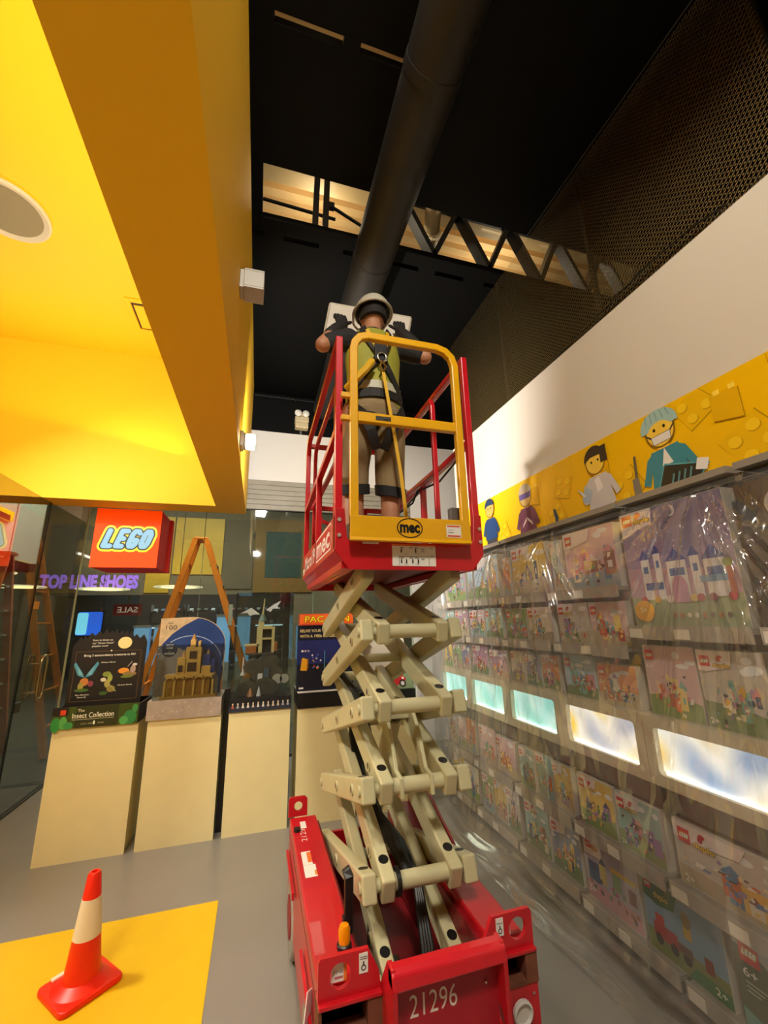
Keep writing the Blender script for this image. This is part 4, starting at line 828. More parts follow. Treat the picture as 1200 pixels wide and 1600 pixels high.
# top shelf near: generic house set with blue roofs; dark plant set
def castle(p, w, h):
    p.rect(0, 0, w, h, '8E7FA0'); p.poly([(0, h), (0, h*0.55), (w, h*0.62), (w, h)], '7A7296'); p.rect(0, 0.0, w, h*0.26, '93A07E'); p.poly([(0, h*0.5), (w, h*0.42), (w, h*0.24), (0, h*0.24)], 'B58FA0')
    p.poly([(0, h), (0, h*0.78), (w*0.10, h*0.80), (w*0.20, h*0.84), (w*0.34, h*0.86), (w*0.36, h)], 'E8DEDC')
    p.logo(w*0.02, h*0.88, 0.058)
    p.oval(w*0.21, h*0.965, 0.016, 0.014, 'C8202A', 10); p.oval(w*0.19, h*0.95, 0.014, 0.014, 'C8202A', 10)
    for off, c in ((0.09, '3A2206'), (0.03, 'F7C81A')): p.text('duplo', w*0.145, h*0.89, 0.024, c, 0.095, off)
    p.oval(w*0.55, h*0.93, 0.022, 0.026, 'D8D4D8'); p.oval(w*0.535, h*0.935, 0.018, 0.023, '7A7296')
    for k in range(22): p.oval(rg.uniform(0.1, 0.95)*w, rg.uniform(0.6, 0.95)*h, 0.003, 0.003, 'E8E0E8', 6)
    # generic row of plain white block houses with blue roofs
    for x0, x1, z1, rf in ((0.16, 0.25, 0.56, 0.09), (0.30, 0.37, 0.60, 0.08), (0.42, 0.60, 0.52, 0.10), (0.64, 0.72, 0.54, 0.08), (0.75, 0.92, 0.50, 0.11)):
        p.rect(w*x0, h*0.22, w*x1, h*z1, 'D6D2D0'); p.poly([(w*(x0-0.015), h*z1), (w*(x1+0.015), h*z1), (w*(x0+x1)/2, h*(z1+rf))], '2C4C94'); p.rect(w*(x0+0.02), h*(z1-0.12), w*(x1-0.02), h*(z1-0.06), '4A6EA8')
    p.rect(w*0.18, h*0.30, w*0.36, h*0.36, '35589A'); p.rect(w*0.70, h*0.33, w*0.92, h*0.38, '7AA0C0'); p.oval(w*0.51, h*0.30, w*0.075, h*0.10, 'C08AA8'); p.rect(w*0.435, h*0.19, w*0.585, h*0.26, 'C08AA8'); p.rect(w*0.92, h*0.22, w*0.965, h*0.45, 'B05A3A'); p.oval(w*0.94, h*0.46, w*0.04, h*0.03, '8AA048')
    for x, c in ((0.14, 'C03A4A'), (0.28, 'C8A040'), (0.40, 'D8C8C0'), (0.62, 'E0C060'), (0.68, 'C04050'), (0.78, '8A4A5A'), (0.93, 'C03A4A')): p.oval(w*x, h*0.22, w*0.035, h*0.03, c, 10)
    for k in range(8): p.oval(w*(0.42+k*0.065), h*0.09, 0.010, 0.012, rg.choice(('E0D8C8', '5A4A48', 'B0703A')), 8)
    p.oval(w*0.12, h*0.13, 0.055, 0.05, 'E8A820', 24); p.text('2+', w*0.075, h*0.12, 0.022, 'F8E8B0', 0.035, 0.02)
toy_box(1.185, 1.71, 1.531, 0.575, 1.835, 'large pale purple duplo box with blue roofed toy houses on the top shelf', None, None, None, None, None, rg, 0.12, castle, 'boxes on the upper shelves', mat('box_card_grey', 'B8B2A8', 0.4))
def plant(p, w, h):
    p.rect(0, 0, w, h, '1C1713')
    for x, y, r in ((0.30, 0.80, 0.07), (0.42, 0.86, 0.09), (0.55, 0.90, 0.09), (0.36, 0.70, 0.08), (0.50, 0.72, 0.07), (0.64, 0.80, 0.09)): p.oval(w*x, h*y, r, r*0.9, 'C4BDB0', 16); p.oval(w*x+0.01, h*y-0.012, r*0.65, r*0.55, 'A69E90', 14)
    p.line((w*0.44, h*0.42), (w*0.44, h*0.62), 0.012, 'B8B0A4'); p.poly([(w*0.20, h*0.55), (w*0.30, h*0.48), (w*0.38, h*0.50), (w*0.28, h*0.58)], '6F9A84')
    p.rect(w*0.40, h*0.42, w*0.52, h*0.50, '5A3A2A'); p.poly([(w*0.30, h*0.42), (w*0.34, h*0.34), (w*0.60, h*0.30), (w*0.66, h*0.42)], 'C9C2B4')
    p.logo(w*0.22, h*0.12, 0.06); p.rect(w*0.2, h*0.0, w*0.9, h*0.07, '56708E')
toy_box(0.60, 1.14, 1.531, 0.575, 1.835, 'black box with white flower toy picture at the right edge of the top shelf', None, None, None, None, None, rg, 0.12, plant, 'boxes on the upper shelves', BLK)
def row(z, h, cells, rowname, grp, near_first=True, xf=1.84, logos=('corner', 'brick', 'duplo')):
    for k, (a, b, hh) in enumerate(cells):
        sky, nm = SKY[rg.randrange(len(SKY))]; lg = logos[rg.randrange(len(logos))]
        pal = rg.sample(PAL, 6)
        lab = '%s toy box, %s from the right on the %s' % (nm, ordn[k], rowname)
        toy_box(a, b, z+0.001, min(h, hh), xf+rg.uniform(0, 0.012), lab, sky, rg.choice(GRD), pal, lg, '2+' if lg == 'duplo' else rg.choice((None, '5+', '6+')), rg, 0.075, None, grp)
def cells(i0, i1, n, hlo, hhi, gap=0.014):
    out = []
    for i in range(i0, i1):
        a, b = YS[i]+0.022, YS[i+1]-0.022; m_ = n if isinstance(n, int) else n[(i-i0) % len(n)]
        w_ = (b-a)/m_
        for k in range(m_): out.append((a+k*w_+gap/2, a+(k+1)*w_-gap/2, rg.uniform(hlo, hhi)))
    return out
top = []
for i in range(2, 6):
    a, b = YS[i]+0.03, YS[i+1]-0.03
    top += [(a, a+0.40, 0.35)]+([(a+0.43, b, 0.30)] if i % 2 else [(a+0.44, b, 0.33)])
row(1.74, 0.36, top, 'narrow top shelf', 'boxes on the upper shelves', logos=('duplo', 'corner'))
row(1.43, 0.245, cells(2, 6, 2, 0.22, 0.245), 'second shelf down', 'boxes on the upper shelves')
row(1.129, 0.24, cells(2, 6, [2, 3], 0.20, 0.24), 'ledge above the aqua windows', 'boxes on the upper shelves')
row(1.129, 0.33, cells(1, 2, 2, 0.30, 0.33), 'ledge under the big purple box', 'boxes on the upper shelves')
row(0.455, 0.27, cells(1, 6, [1, 2, 3, 2, 3], 0.24, 0.27), 'shelf below the lit windows', 'boxes on the lower shelves', logos=('corner', 'duplo', 'brick'))
# bottom shelf: first box green with 6+
def green6(p, w, h):
    p.rect(0, 0, w, h, '9AA8B4'); p.poly([(0, 0), (w, 0), (w, h*0.45), (w*0.6, h*0.62), (w*0.25, h*0.84), (0, h*0.86)], '3E5634'); p.poly([(w*0.3, h*0.85), (w*0.65, h*0.62), (w, h*0.48), (w, h*0.62), (w*0.6, h*0.8)], 'C8B070')
    p.logo(w*0.06, h-0.085, 0.07); p.text('6+', w*0.07, h-0.13, 0.028, 'F0F0E8', 0.05, 0.01)
    for k in range(3): p.rect(w*0.08, h-0.15-k*0.014, w*(0.3-0.04*k), h-0.146-k*0.014, 'B8C4B0')
    for k in range(14): x = w*rg.uniform(0.25, 0.92); y = h*rg.uniform(0.08, 0.42); p.rect(x, y, x+w*rg.uniform(0.04, 0.12), y+h*rg.uniform(0.04, 0.12), rg.choice(('8A5A48', 'C8C0B0', '5A3A34', '2E4A30', 'A8584A', '6FA090')))
    p.poly([(0, 0), (w, 0), (w*0.7, h*0.06), (w*0.3, h*0.10), (0, h*0.2)], '5FA098')
toy_box(1.18, 1.52, 0.101, 0.30, 1.835, 'green box marked 6+ with a large LEGO square at lower right', None, None, None, None, None, rg, 0.075, green6, 'boxes on the lower shelves', mat('box_card_green', '3E5634', 0.4))
def duplogreen(p, w, h):
    p.rect(0, 0, w, h, '7FA0BC'); p.poly([(0, h), (0, h*0.72), (w*0.2, h*0.66), (w*0.42, h*0.72), (w*0.5, h)], '3E6B34'); p.rect(0, 0, w, h*0.3, '7E8A50')
    p.logo(w*0.03, h*0.84, 0.036)
    for off, c in ((0.08, '26400F'), (0.02, 'F2D84A')): p.text('duplo', w*0.16, h*0.77, 0.024, c, 0.07, off)
    p.rect(w*0.10, h*0.22, w*0.42, h*0.42, 'B03030'); p.rect(w*0.14, h*0.42, w*0.26, h*0.55, 'C23A36')
    for x in (0.16, 0.36, 0.52): p.oval(w*x, h*0.2, 0.02, 0.022, '26221E', 12)
    p.rect(w*0.42, h*0.24, w*0.60, h*0.36, '6A4A40'); p.rect(w*0.52, h*0.48, w*0.62, h*0.72, 'C8A850'); p.oval(w*0.57, h*0.72, 0.022, 0.03, '8A7A48'); p.rect(w*0.74, h*0.24, w*0.84, h*0.42, '8A3A28'); p.poly([(w*0.5, 0), (w, 0), (w, h*0.16), (w*0.62, h*0.18)], '2F7A3C'); p.text('2+', w*0.82, h*0.05, 0.026, 'F0F4E0', 0.045, 0.01)
toy_box(1.555, 1.93, 0.101, 0.29, 1.835, 'blue and green duplo box with a red toy tractor on the bottom shelf', None, None, None, None, None, rg, 0.075, duplogreen, 'boxes on the lower shelves', CARD)
def train(p, w, h):
    p.rect(0, 0, w, h, 'A8A0B4'); p.poly([(0, h), (0, h*0.70), (w*0.36, h*0.74), (w*0.36, h)], 'E0D2CC'); p.rect(0, 0, w, h*0.28, 'C08A90'); p.logo(w*0.04, h*0.82, 0.036)
    p.oval(w*0.22, h*0.86, 0.03, 0.016, 'C89048', 10); p.rect(w*0.06, h*0.30, w*0.28, h*0.62, '3A5A80'); p.rect(w*0.30, h*0.34, w*0.42, h*0.66, 'C8B468'); p.poly([(w*0.29, h*0.66), (w*0.43, h*0.66), (w*0.36, h*0.78)], '2F4A70'); p.rect(w*0.52, h*0.66, w*0.96, h*0.74, 'D8B83A'); p.rect(w*0.54, h*0.40, w*0.70, h*0.66, '7A9A6A'); p.rect(w*0.82, h*0.36, w*0.95, h*0.58, '6A1E3A')
    for k in range(16): p.oval(w*rg.uniform(0.05, 0.95), h*rg.uniform(0.08, 0.4), 0.010, 0.012, rg.choice(('D8C8C8', '3A4A60', 'B84A60', '6A8A50', '8A5A40')), 8)
    p.text('3+', w*0.04, h*0.10, 0.03, 'F0ECE4', 0.045, 0.01)
toy_box(1.96, 2.32, 0.101, 0.29, 1.84, 'mauve box with toy shop fronts and yellow awning on the bottom shelf', None, None, None, None, None, rg, 0.075, train, 'boxes on the lower shelves', CARD)
row(0.10, 0.28, cells(3, 6, [2, 3, 2], 0.24, 0.28), 'bottom shelf past the mauve box', 'boxes on the lower shelves', logos=('corner', 'duplo'))

# clear plastic sheeting hung over the shelves
m = bpy.data.materials.new('clear_plastic_sheet'); m.use_nodes = True; nt = m.node_tree
for n in list(nt.nodes): nt.nodes.remove(n)
out = nt.nodes.new('ShaderNodeOutputMaterial'); tr = nt.nodes.new('ShaderNodeBsdfTransparent'); tr.inputs[0].default_value = (0.96, 0.96, 0.95, 1)
gl = nt.nodes.new('ShaderNodeBsdfGlossy'); gl.inputs['Roughness'].default_value = 0.11; gl.inputs[0].default_value = (1, 0.98, 0.95, 1)
df = nt.nodes.new('ShaderNodeBsdfTranslucent'); df.inputs[0].default_value = (0.85, 0.83, 0.80, 1); dd = nt.nodes.new('ShaderNodeBsdfDiffuse'); dd.inputs[0].default_value = (0.85, 0.83, 0.80, 1)
md_ = nt.nodes.new('ShaderNodeMixShader'); md_.inputs[0].default_value = 0.5; nt.links.new(df.outputs[0], md_.inputs[1]); nt.links.new(dd.outputs[0], md_.inputs[2])
tcn = nt.nodes.new('ShaderNodeTexCoord'); nz_ = nt.nodes.new('ShaderNodeTexNoise'); nz_.inputs['Scale'].default_value = 2.6; nz_.inputs['Detail'].default_value = 3
nt.links.new(tcn.outputs['Object'], nz_.inputs['Vector'])
mr = nt.nodes.new('ShaderNodeMapRange'); mr.inputs['From Min'].default_value = 0.35; mr.inputs['From Max'].default_value = 0.7; mr.inputs['To Min'].default_value = 0.05; mr.inputs['To Max'].default_value = 0.28
nt.links.new(nz_.outputs['Fac'], mr.inputs['Value'])
m1 = nt.nodes.new('ShaderNodeMixShader'); nt.links.new(mr.outputs[0], m1.inputs[0]); nt.links.new(tr.outputs[0], m1.inputs[1]); nt.links.new(md_.outputs[0], m1.inputs[2])
lw = nt.nodes.new('ShaderNodeLayerWeight'); lw.inputs['Blend'].default_value = 0.3; mr2 = nt.nodes.new('ShaderNodeMapRange'); mr2.inputs['To Min'].default_value = 0.08; mr2.inputs['To Max'].default_value = 0.5
nt.links.new(lw.outputs['Facing'], mr2.inputs['Value'])
m2 = nt.nodes.new('ShaderNodeMixShader'); nt.links.new(mr2.outputs[0], m2.inputs[0]); nt.links.new(m1.outputs[0], m2.inputs[1]); nt.links.new(gl.outputs[0], m2.inputs[2])
nt.links.new(m2.outputs[0], out.inputs[0]); SHEET = m
att = [(0.75, 2.18), (1.25, 2.19), (2.36, 2.17), (2.95, 2.18), (3.95, 2.18)]
# profile: (x, z) of the drape from the fixing under the mural to the floor and out over it
prof = [(2.06, 2.20), (1.93, 2.17), (1.80, 2.10), (1.775, 1.95), (1.77, 1.75), (1.768, 1.5), (1.766, 1.25), (1.762, 1.0), (1.757, 0.8), (1.75, 0.6), (1.742, 0.4), (1.73, 0.22), (1.705, 0.09), (1.67, 0.03), (1.60, 0.014), (1.53, 0.011), (1.46, 0.010)]
def interp(s_):
    L = [0]
    for i in range(1, len(prof)): L.append(L[-1]+math.dist(prof[i], prof[i-1]))
    d_ = s_*L[-1]
    for i in range(1, len(prof)):
        if d_ <= L[i]+1e-9:
            f_ = (d_-L[i-1])/(L[i]-L[i-1]); return (prof[i-1][0]*(1-f_)+prof[i][0]*f_, prof[i-1][1]*(1-f_)+prof[i][1]*f_)
    return prof[-1]
rn = random.Random(12)
ph = [[(rn.uniform(5, 34), rn.uniform(0, 6.28), rn.uniform(0.2, 1.0)) for k in range(9)] for a_ in att]
vert = [(rn.uniform(6, 40), rn.uniform(0, 6.28), rn.uniform(0.3, 1)) for k in range(7)]
NY, NS = 560, 110
vs = []; fs = []
for i in range(NY+1):
    y = 0.45+(4.16-0.45)*i/NY
    for k in range(NS+1):
        s_ = k/NS; x, z = interp(s_); d_ = 0.0
        for (ay, az), P_ in zip(att, ph):
            dy_, dz_ = y-ay, max(0.02, az-z); r_ = math.hypot(dy_, dz_); an = math.atan2(dy_, dz_)
            wgt = math.exp(-(an/0.75)**2)*min(1, r_/0.25)*math.exp(-r_/1.5)
            q = 0.0
            for fq, p0, am in P_: q += am*max(0.0, math.sin(fq*an+p0))**8
            d_ += wgt*q*0.034
        q = 0.0
        for fq, p0, am in vert: q += am*math.sin(fq*y*0.6+p0+1.2*z)
        d_ += 0.006*q*min(1, max(0, (2.1-z)*1.5))
        if z > 0.05: x -= d_+0.01*(1+math.sin(y*2.3+1))*min(1, max(0, (2.0-z)))
        else:
            z = max(0.004, z+0.012*max(0, math.sin(46*x+2.2*math.sin(2.3*y)))**3+0.008*max(0, math.sin(90*x+7*y))**4); x -= 0.035*math.sin(2.1*y+0.6)+0.02*math.sin(6.3*y)-0.02
        vs.append((x, y, z))
for i in range(NY):
    for k in range(NS): a_ = i*(NS+1)+k; fs.append((a_, a_+1, a_+NS+2, a_+NS+1))
# far end wraps round towards the wall
pls = thing('plastic_sheet', 'clear wrinkled plastic sheeting draped over the right wall shelves to the floor', 'plastic sheet', (1.7, 2.3, 0.0))
o = MB().add(vs, fs).build('front_drape', SHEET, pls); o.data.polygons.foreach_set('use_smooth', [True]*len(o.data.polygons))
vs = []; fs = []
for i in range(31):
    x = 1.60+(2.30-1.60)*i/30
    for k in range(60):
        z = 2.18-(2.17)*k/59; w_ = 0.012*math.sin(x*31+z*2)+0.008*math.sin(x*67-z*5)
        vs.append((x+0.14*max(0, 1-(2.18-z)*6)*(1 if i < 15 else 0), 4.165+w_+0.05*math.sin(z*3)*0.3, z))
for i in range(30):
    for k in range(59): a_ = i*60+k; fs.append((a_, a_+1, a_+61, a_+60))
o = MB().add(vs, fs).build('end_drape', SHEET, pls); o.data.polygons.foreach_set('use_smooth', [True]*len(o.data.polygons))
q = MB(); q.tube([(2.055-0.01*math.sin(7*y_), y_, 2.20+0.004*math.sin(11*y_)) for y_ in [0.45+0.1*i for i in range(38)]], 0.012, 8); q.build('gathered_top_edge', SHEET, pls, smooth=True)
# crumpled bunch on the floor at the far end
bun = MB(); NB = 26
vs = []
for i in range(NB+1):
    for k in range(NB+1):
        u_, v_ = i/NB, k/NB; x = 1.45+0.38*u_; y = 4.02+0.42*v_; e_ = min(u_, 1-u_, v_, 1-v_)*4
        vs.append((x, y, 0.006+min(1, e_)*(0.05+0.05*math.sin(31*u_+5*v_)*math.sin(27*v_-9*u_)+0.03*math.sin(60*u_))))
bun.add(vs, [(i*(NB+1)+k, i*(NB+1)+k+1, (i+1)*(NB+1)+k+1, (i+1)*(NB+1)+k) for i in range(NB) for k in range(NB)]); bun.build('crumpled_end', SHEET, pls)

# ================================================================ SCISSOR LIFT
LX0, LX1, LY0, LY1 = 0.23, 0.98, 1.56, 2.82
lift = thing('scissor_lift', 'red scissor lift with raised platform, cream scissor arms and yellow gate', 'scissor lift', (0.605, 2.2, 0))
def circ(cx, cy, r, n, ph=0.0): return [(cx+r*math.cos(2*math.pi*i/n+ph), cy+r*math.sin(2*math.pi*i/n+ph)) for i in range(n)]
def outer_match(poly, cx, cy, n, ph=0.0):
    """points on the outline of poly hit by rays from (cx, cy), n directions; corners snapped in"""
    res = []
    for i in range(n):
        a_ = 2*math.pi*i/n+ph; d_ = (math.cos(a_), math.sin(a_)); best = 1e9
        for k in range(len(poly)):
            (x0, y0), (x1, y1) = poly[k], poly[(k+1) % len(poly)]; ex, ey = x1-x0, y1-y0; den = d_[0]*ey-d_[1]*ex
            if abs(den) < 1e-9: continue
            t_ = ((x0-cx)*ey-(y0-cy)*ex)/den; s_ = ((x0-cx)*d_[1]-(y0-cy)*d_[0])/den
            if t_ > 0 and -1e-6 <= s_ <= 1+1e-6: best = min(best, t_)
        res.append([cx+d_[0]*best, cy+d_[1]*best])
    for (px, py) in poly:
        j_ = min(range(n), key=lambda i: (res[i][0]-px)**2+(res[i][1]-py)**2); res[j_] = [px, py]
    return [tuple(r_) for r_ in res]
def holed_plate(name, m, parent, poly, c, r, ax, c0, c1, n=28):
    return MB().holed(outer_match(poly, c[0], c[1], n, 0.11), circ(c[0], c[1], r, n, 0.11), ax, c0, c1).build(name, m, parent)
# chassis
ZT = 0.50
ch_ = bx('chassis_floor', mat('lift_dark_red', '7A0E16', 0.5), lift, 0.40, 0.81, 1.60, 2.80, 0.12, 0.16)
for (a, b, nm) in ((0.235, 0.385, 'side_box'), (0.835, 0.975, 'side_box')):
    sbx = bx(nm, RED, lift, a, b, 1.60, 2.79, 0.13, ZT, 0.008)
    bx('lid_seam', mat('seam_dark_red', '5A0810', 0.5), sbx, a-0.001 if a < 0.5 else a, b if a < 0.5 else b+0.001, 1.62, 2.77, 0.44, 0.444)
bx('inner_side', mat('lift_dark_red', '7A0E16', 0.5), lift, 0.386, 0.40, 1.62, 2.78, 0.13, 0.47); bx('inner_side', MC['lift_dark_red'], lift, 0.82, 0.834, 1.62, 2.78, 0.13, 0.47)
bx('rear_bulkhead', RED, lift, 0.385, 0.835, 2.78, 2.80, 0.13, 0.40)
# front corner brackets with round lifting eye, pocket below
for (poly, c, nm, fx) in (([(0.229, 0.495), (0.425, 0.495), (0.418, 0.54), (0.386, 0.60), (0.235, 0.60), (0.229, 0.59)], (0.297, 0.548), 'left', (0.229, 0.425)), ([(0.79, 0.495), (0.977, 0.495), (0.977, 0.59), (0.970, 0.60), (0.822, 0.60), (0.79, 0.54)], (0.918, 0.55), 'right', (0.79, 0.977))):
    b_ = holed_plate('corner_bracket', RED, lift, poly, c, 0.033, 'y', 1.552, 1.566)
    bx('pocket_top', RED, lift, fx[0], fx[1], 1.535, 1.60, 0.483, 0.4945, 0.003)
    MB().box(fx[0], fx[0]+0.010, 1.54, 1.62, 0.41, 0.482).box(fx[1]-0.045, fx[1], 1.54, 1.62, 0.41, 0.482).box(fx[0], fx[1], 1.54, 1.62, 0.40, 0.41).box(fx[0]+0.01, fx[1]-0.045, 1.60, 1.61, 0.41, 0.482).build('fork_pocket', mat('pocket_rust', '6A3A24', 0.7, var=0.3, scale=12), lift)
    bx('front_plate', RED, lift, fx[0], fx[1], 1.545, 1.598, 0.13, 0.398, 0.004)
    bx('decal_plate', mat('sticker_white', 'E0DDD4', 0.45), lift, (0.355 if nm == 'left' else 0.835), (0.383 if nm == 'left' else 0.863), 1.5495, 1.5515, 0.542, 0.592)
p = Print((0.355, 1.549, 0.542), **FY); p.ring(0.014, 0.014, 0.008, 0.008, 0.003, '1A1A1A', 12); p.rect(0.012, 0.02, 0.016, 0.03, '1A1A1A'); p.rect(0.003, 0.035, 0.025, 0.037, '555555'); p.rect(0.003, 0.040, 0.025, 0.042, '555555'); p.build('hook_mark', lift)
p = Print((0.835, 1.549, 0.542), **FY); p.ring(0.014, 0.014, 0.008, 0.008, 0.003, '1A1A1A', 12); p.rect(0.012, 0.02, 0.016, 0.03, '1A1A1A'); p.rect(0.003, 0.035, 0.025, 0.037, '555555'); p.build('hook_mark', lift)
bx('sticker', MC['sticker_white'], lift, 0.272, 0.32, 1.57, 1.572, 0.523, 0.575); p = Print((0.272, 1.5695, 0.523), **FY); p.rect(0.038, 0.0, 0.048, 0.052, 'E0782A'); p.text('3Y/48', 0.006, 0.02, 0.009, '555555', 0.03); p.rect(0.01, 0.008, 0.036, 0.014, 'B06060'); p.build('sticker_print', lift)
bx('sticker', MC['sticker_white'], lift, 0.868, 0.90, 1.57, 1.572, 0.525, 0.56)
for x in (0.372, 0.398): MB().ball((x, 1.543, 0.335), 0.006, 0.004, 0.006, 8, 6).build('bolt', CHROME, lift)
MB().lathe([(0.036, -0.002), (0.036, -0.012), (0.030, -0.016), (0.026, -0.006)], (0.905, 1.545, 0.33), 24, 'y').build('inlet_ring', mat('inlet_white', 'C8C4BC', 0.4), lift, smooth=True); MB().cyl((0.905, 1.541, 0.33), (0.905, 1.5445, 0.33), 0.026).build('inlet_socket', BLK, lift)
MB().ball((0.955, 1.543, 0.37), 0.005, 0.004, 0.005, 8, 6).build('bolt', CHROME, lift)
# centre step frame with number
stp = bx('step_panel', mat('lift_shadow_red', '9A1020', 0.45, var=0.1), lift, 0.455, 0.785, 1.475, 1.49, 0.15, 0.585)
MB().prism([(1.425, 0.555), (1.43, 0.592), (1.445, 0.604), (1.475, 0.604), (1.475, 0.56)], 'x', 0.425, 0.80).build('step_top', REDB, lift, 0.006)
for x0 in (0.425, 0.785):
    holed_plate('step_side', RED, lift, [(1.425, 0.13), (1.56, 0.13), (1.56, 0.50), (1.48, 0.604), (1.44, 0.602), (1.425, 0.56)], (1.475, 0.40), 0.03, 'x', x0, x0+0.014)
bx('step_tread', RED, lift, 0.44, 0.784, 1.43, 1.475, 0.26, 0.275)
p = Print((0.455, 1.4745, 0.15), **FY); p.text('21296', 0.035, 0.305, 0.055, 'D8C8B8', 0.155, -0.004); p.build('unit_number', lift)
MB().ball((0.745, 1.472, 0.49), 0.006, 0.004, 0.006, 8, 6).build('bolt', CHROME, lift)
# rear brackets
holed_plate('rear_bracket', RED, lift, [(0.228, 0.50), (0.335, 0.50), (0.335, 0.585), (0.32, 0.60), (0.24, 0.60), (0.228, 0.59)], (0.283, 0.552), 0.024, 'y', 2.795, 2.808)
MB().prism([(2.0, ZT), (2.79, ZT), (2.79, 0.70), (2.6, 0.72), (2.1, 0.53)], 'x', 0.955, 0.967).build('rear_guard', RED, lift)
MB().cyl((0.262, 2.62, ZT), (0.262, 2.62, ZT+0.015), 0.018).build('knob', BLK, lift)
bx('sticker', MC['sticker_white'], lift, 0.285, 0.315, 2.64, 2.72, ZT, ZT+0.0015)
p = Print((0.335, 2.28, ZT+0.0005), (0, 1, 0), (-1, 0, 0), (0, 0, 1)); p.text('21296', 0.22, 0.03, 0.03, 'E0D0C4', 0.17, -0.004)
p.build('deck_number', lift); p = Print((0.335, 2.28, ZT+0.0005), (0, 1, 0), (-1, 0, 0), (0, 0, 1)); p.rect(0.0, 0.03, 0.12, 0.075, 'E0DDD4'); p.rect(0.02, 0.03, 0.11, 0.05, 'E0702A'); p.build('warning_sticker', lift); p = Print((0.335, 2.28, ZT+0.0005), (0, 1, 0), (-1, 0, 0), (0, 0, 1)); p.rect(-0.10, 0.02, -0.001, 0.075, 'E4E0D8'); p.rect(-0.09, 0.02, -0.05, 0.03, 'D89040'); p.build('notice_sticker', lift)
# wheels
for x in (0.225, 0.985):
    for y in (1.80, 2.56):
        s_ = -1 if x < 0.5 else 1
        w_ = MB().lathe([(0.10, -0.045), (0.15, -0.045), (0.16, -0.035), (0.16, 0.035), (0.15, 0.045), (0.10, 0.045)], (x-s_*0.05, y, 0.16), 28, 'x').build('wheel', mat('grey_tyre', '9A968C', 0.7), lift, smooth=True)
        MB().cyl((x-s_*0.05-0.05, y, 0.16), (x-s_*0.05+0.05, y, 0.16), 0.085, n=20).build('hub', mat('hub_red', '8A1018', 0.5), w_)
        bx('fender', RED, lift, x-0.006, x+0.006, y-0.2, y+0.2, 0.33, 0.36)
# amber beacon and black handle
MB().lathe([(0.026, 0), (0.026, 0.012), (0.022, 0.016)], (0.345, 1.735, ZT), 20).build('beacon_base', BLK, lift)
m = mat('amber_lens', 'E08A00', 0.12, coat=0.5); MB().lathe([(0.020, 0.0), (0.021, 0.038), (0.015, 0.05), (0.004, 0.054)], (0.345, 1.735, ZT+0.016), 20).build('beacon_lens', m, lift, smooth=True)
MB().sqtube([(0.372, 1.80, ZT), (0.374, 1.80, ZT+0.10), (0.376, 1.805, ZT+0.17), (0.366, 1.82, ZT+0.19)], 0.032, 0.022, (0, 1, 0)).build('grab_handle', BLK, lift, 0.004)
bx('handle_bracket', BLK, lift, 0.352, 0.372, 1.785, 1.815, ZT, ZT+0.05)
tg = MB().bar((0.228, 1.72, 0.42), (0.205, 1.68, 0.30), 0.003, 0.05, (0, 0, 1)).build('hanging_tag', MC['sticker_white'], lift)
# hydraulics inside the well
bx('valve_block', STEEL, lift, 0.52, 0.62, 1.90, 2.0, 0.20, 0.27, 0.006); bx('valve_tray', ARM, lift, 0.45, 0.70, 1.82, 1.98, 0.165, 0.195, 0.004)
for k in range(3): MB().cyl((0.50+k*0.06, 1.70, 0.16), (0.50+k*0.06, 1.70, 0.24), 0.016).build('fitting', BLK, lift)
HOSE = mat('hose_black', '15140F', 0.45)
for k in range(4):
    o_ = k*0.012
    MB().tube([(0.66+o_, 1.80, 0.20), (0.68+o_, 1.86, 0.36), (0.70+o_*0.6, 1.98, 0.50), (0.66+o_, 2.12, 0.60), (0.60+o_, 2.26, 0.66), (0.55+o_, 2.42, 0.80), (0.53+o_, 2.5, 0.98), (0.54+o_, 2.45, 1.2)], 0.011, 8).build('hose', HOSE, lift, smooth=True)
MB().tube([(0.68, 2.02, 0.52), (0.66, 2.12, 0.60), (0.60, 2.26, 0.66), (0.575, 2.34, 0.72)], 0.034, 12).build('hose_sleeve', HOSE, lift, smooth=True)
MB().tube([(0.62, 2.1, 0.45), (0.50, 2.0, 0.40), (0.46, 1.86, 0.34), (0.50, 1.74, 0.25)], 0.007, 8).build('hose', HOSE, lift, smooth=True)
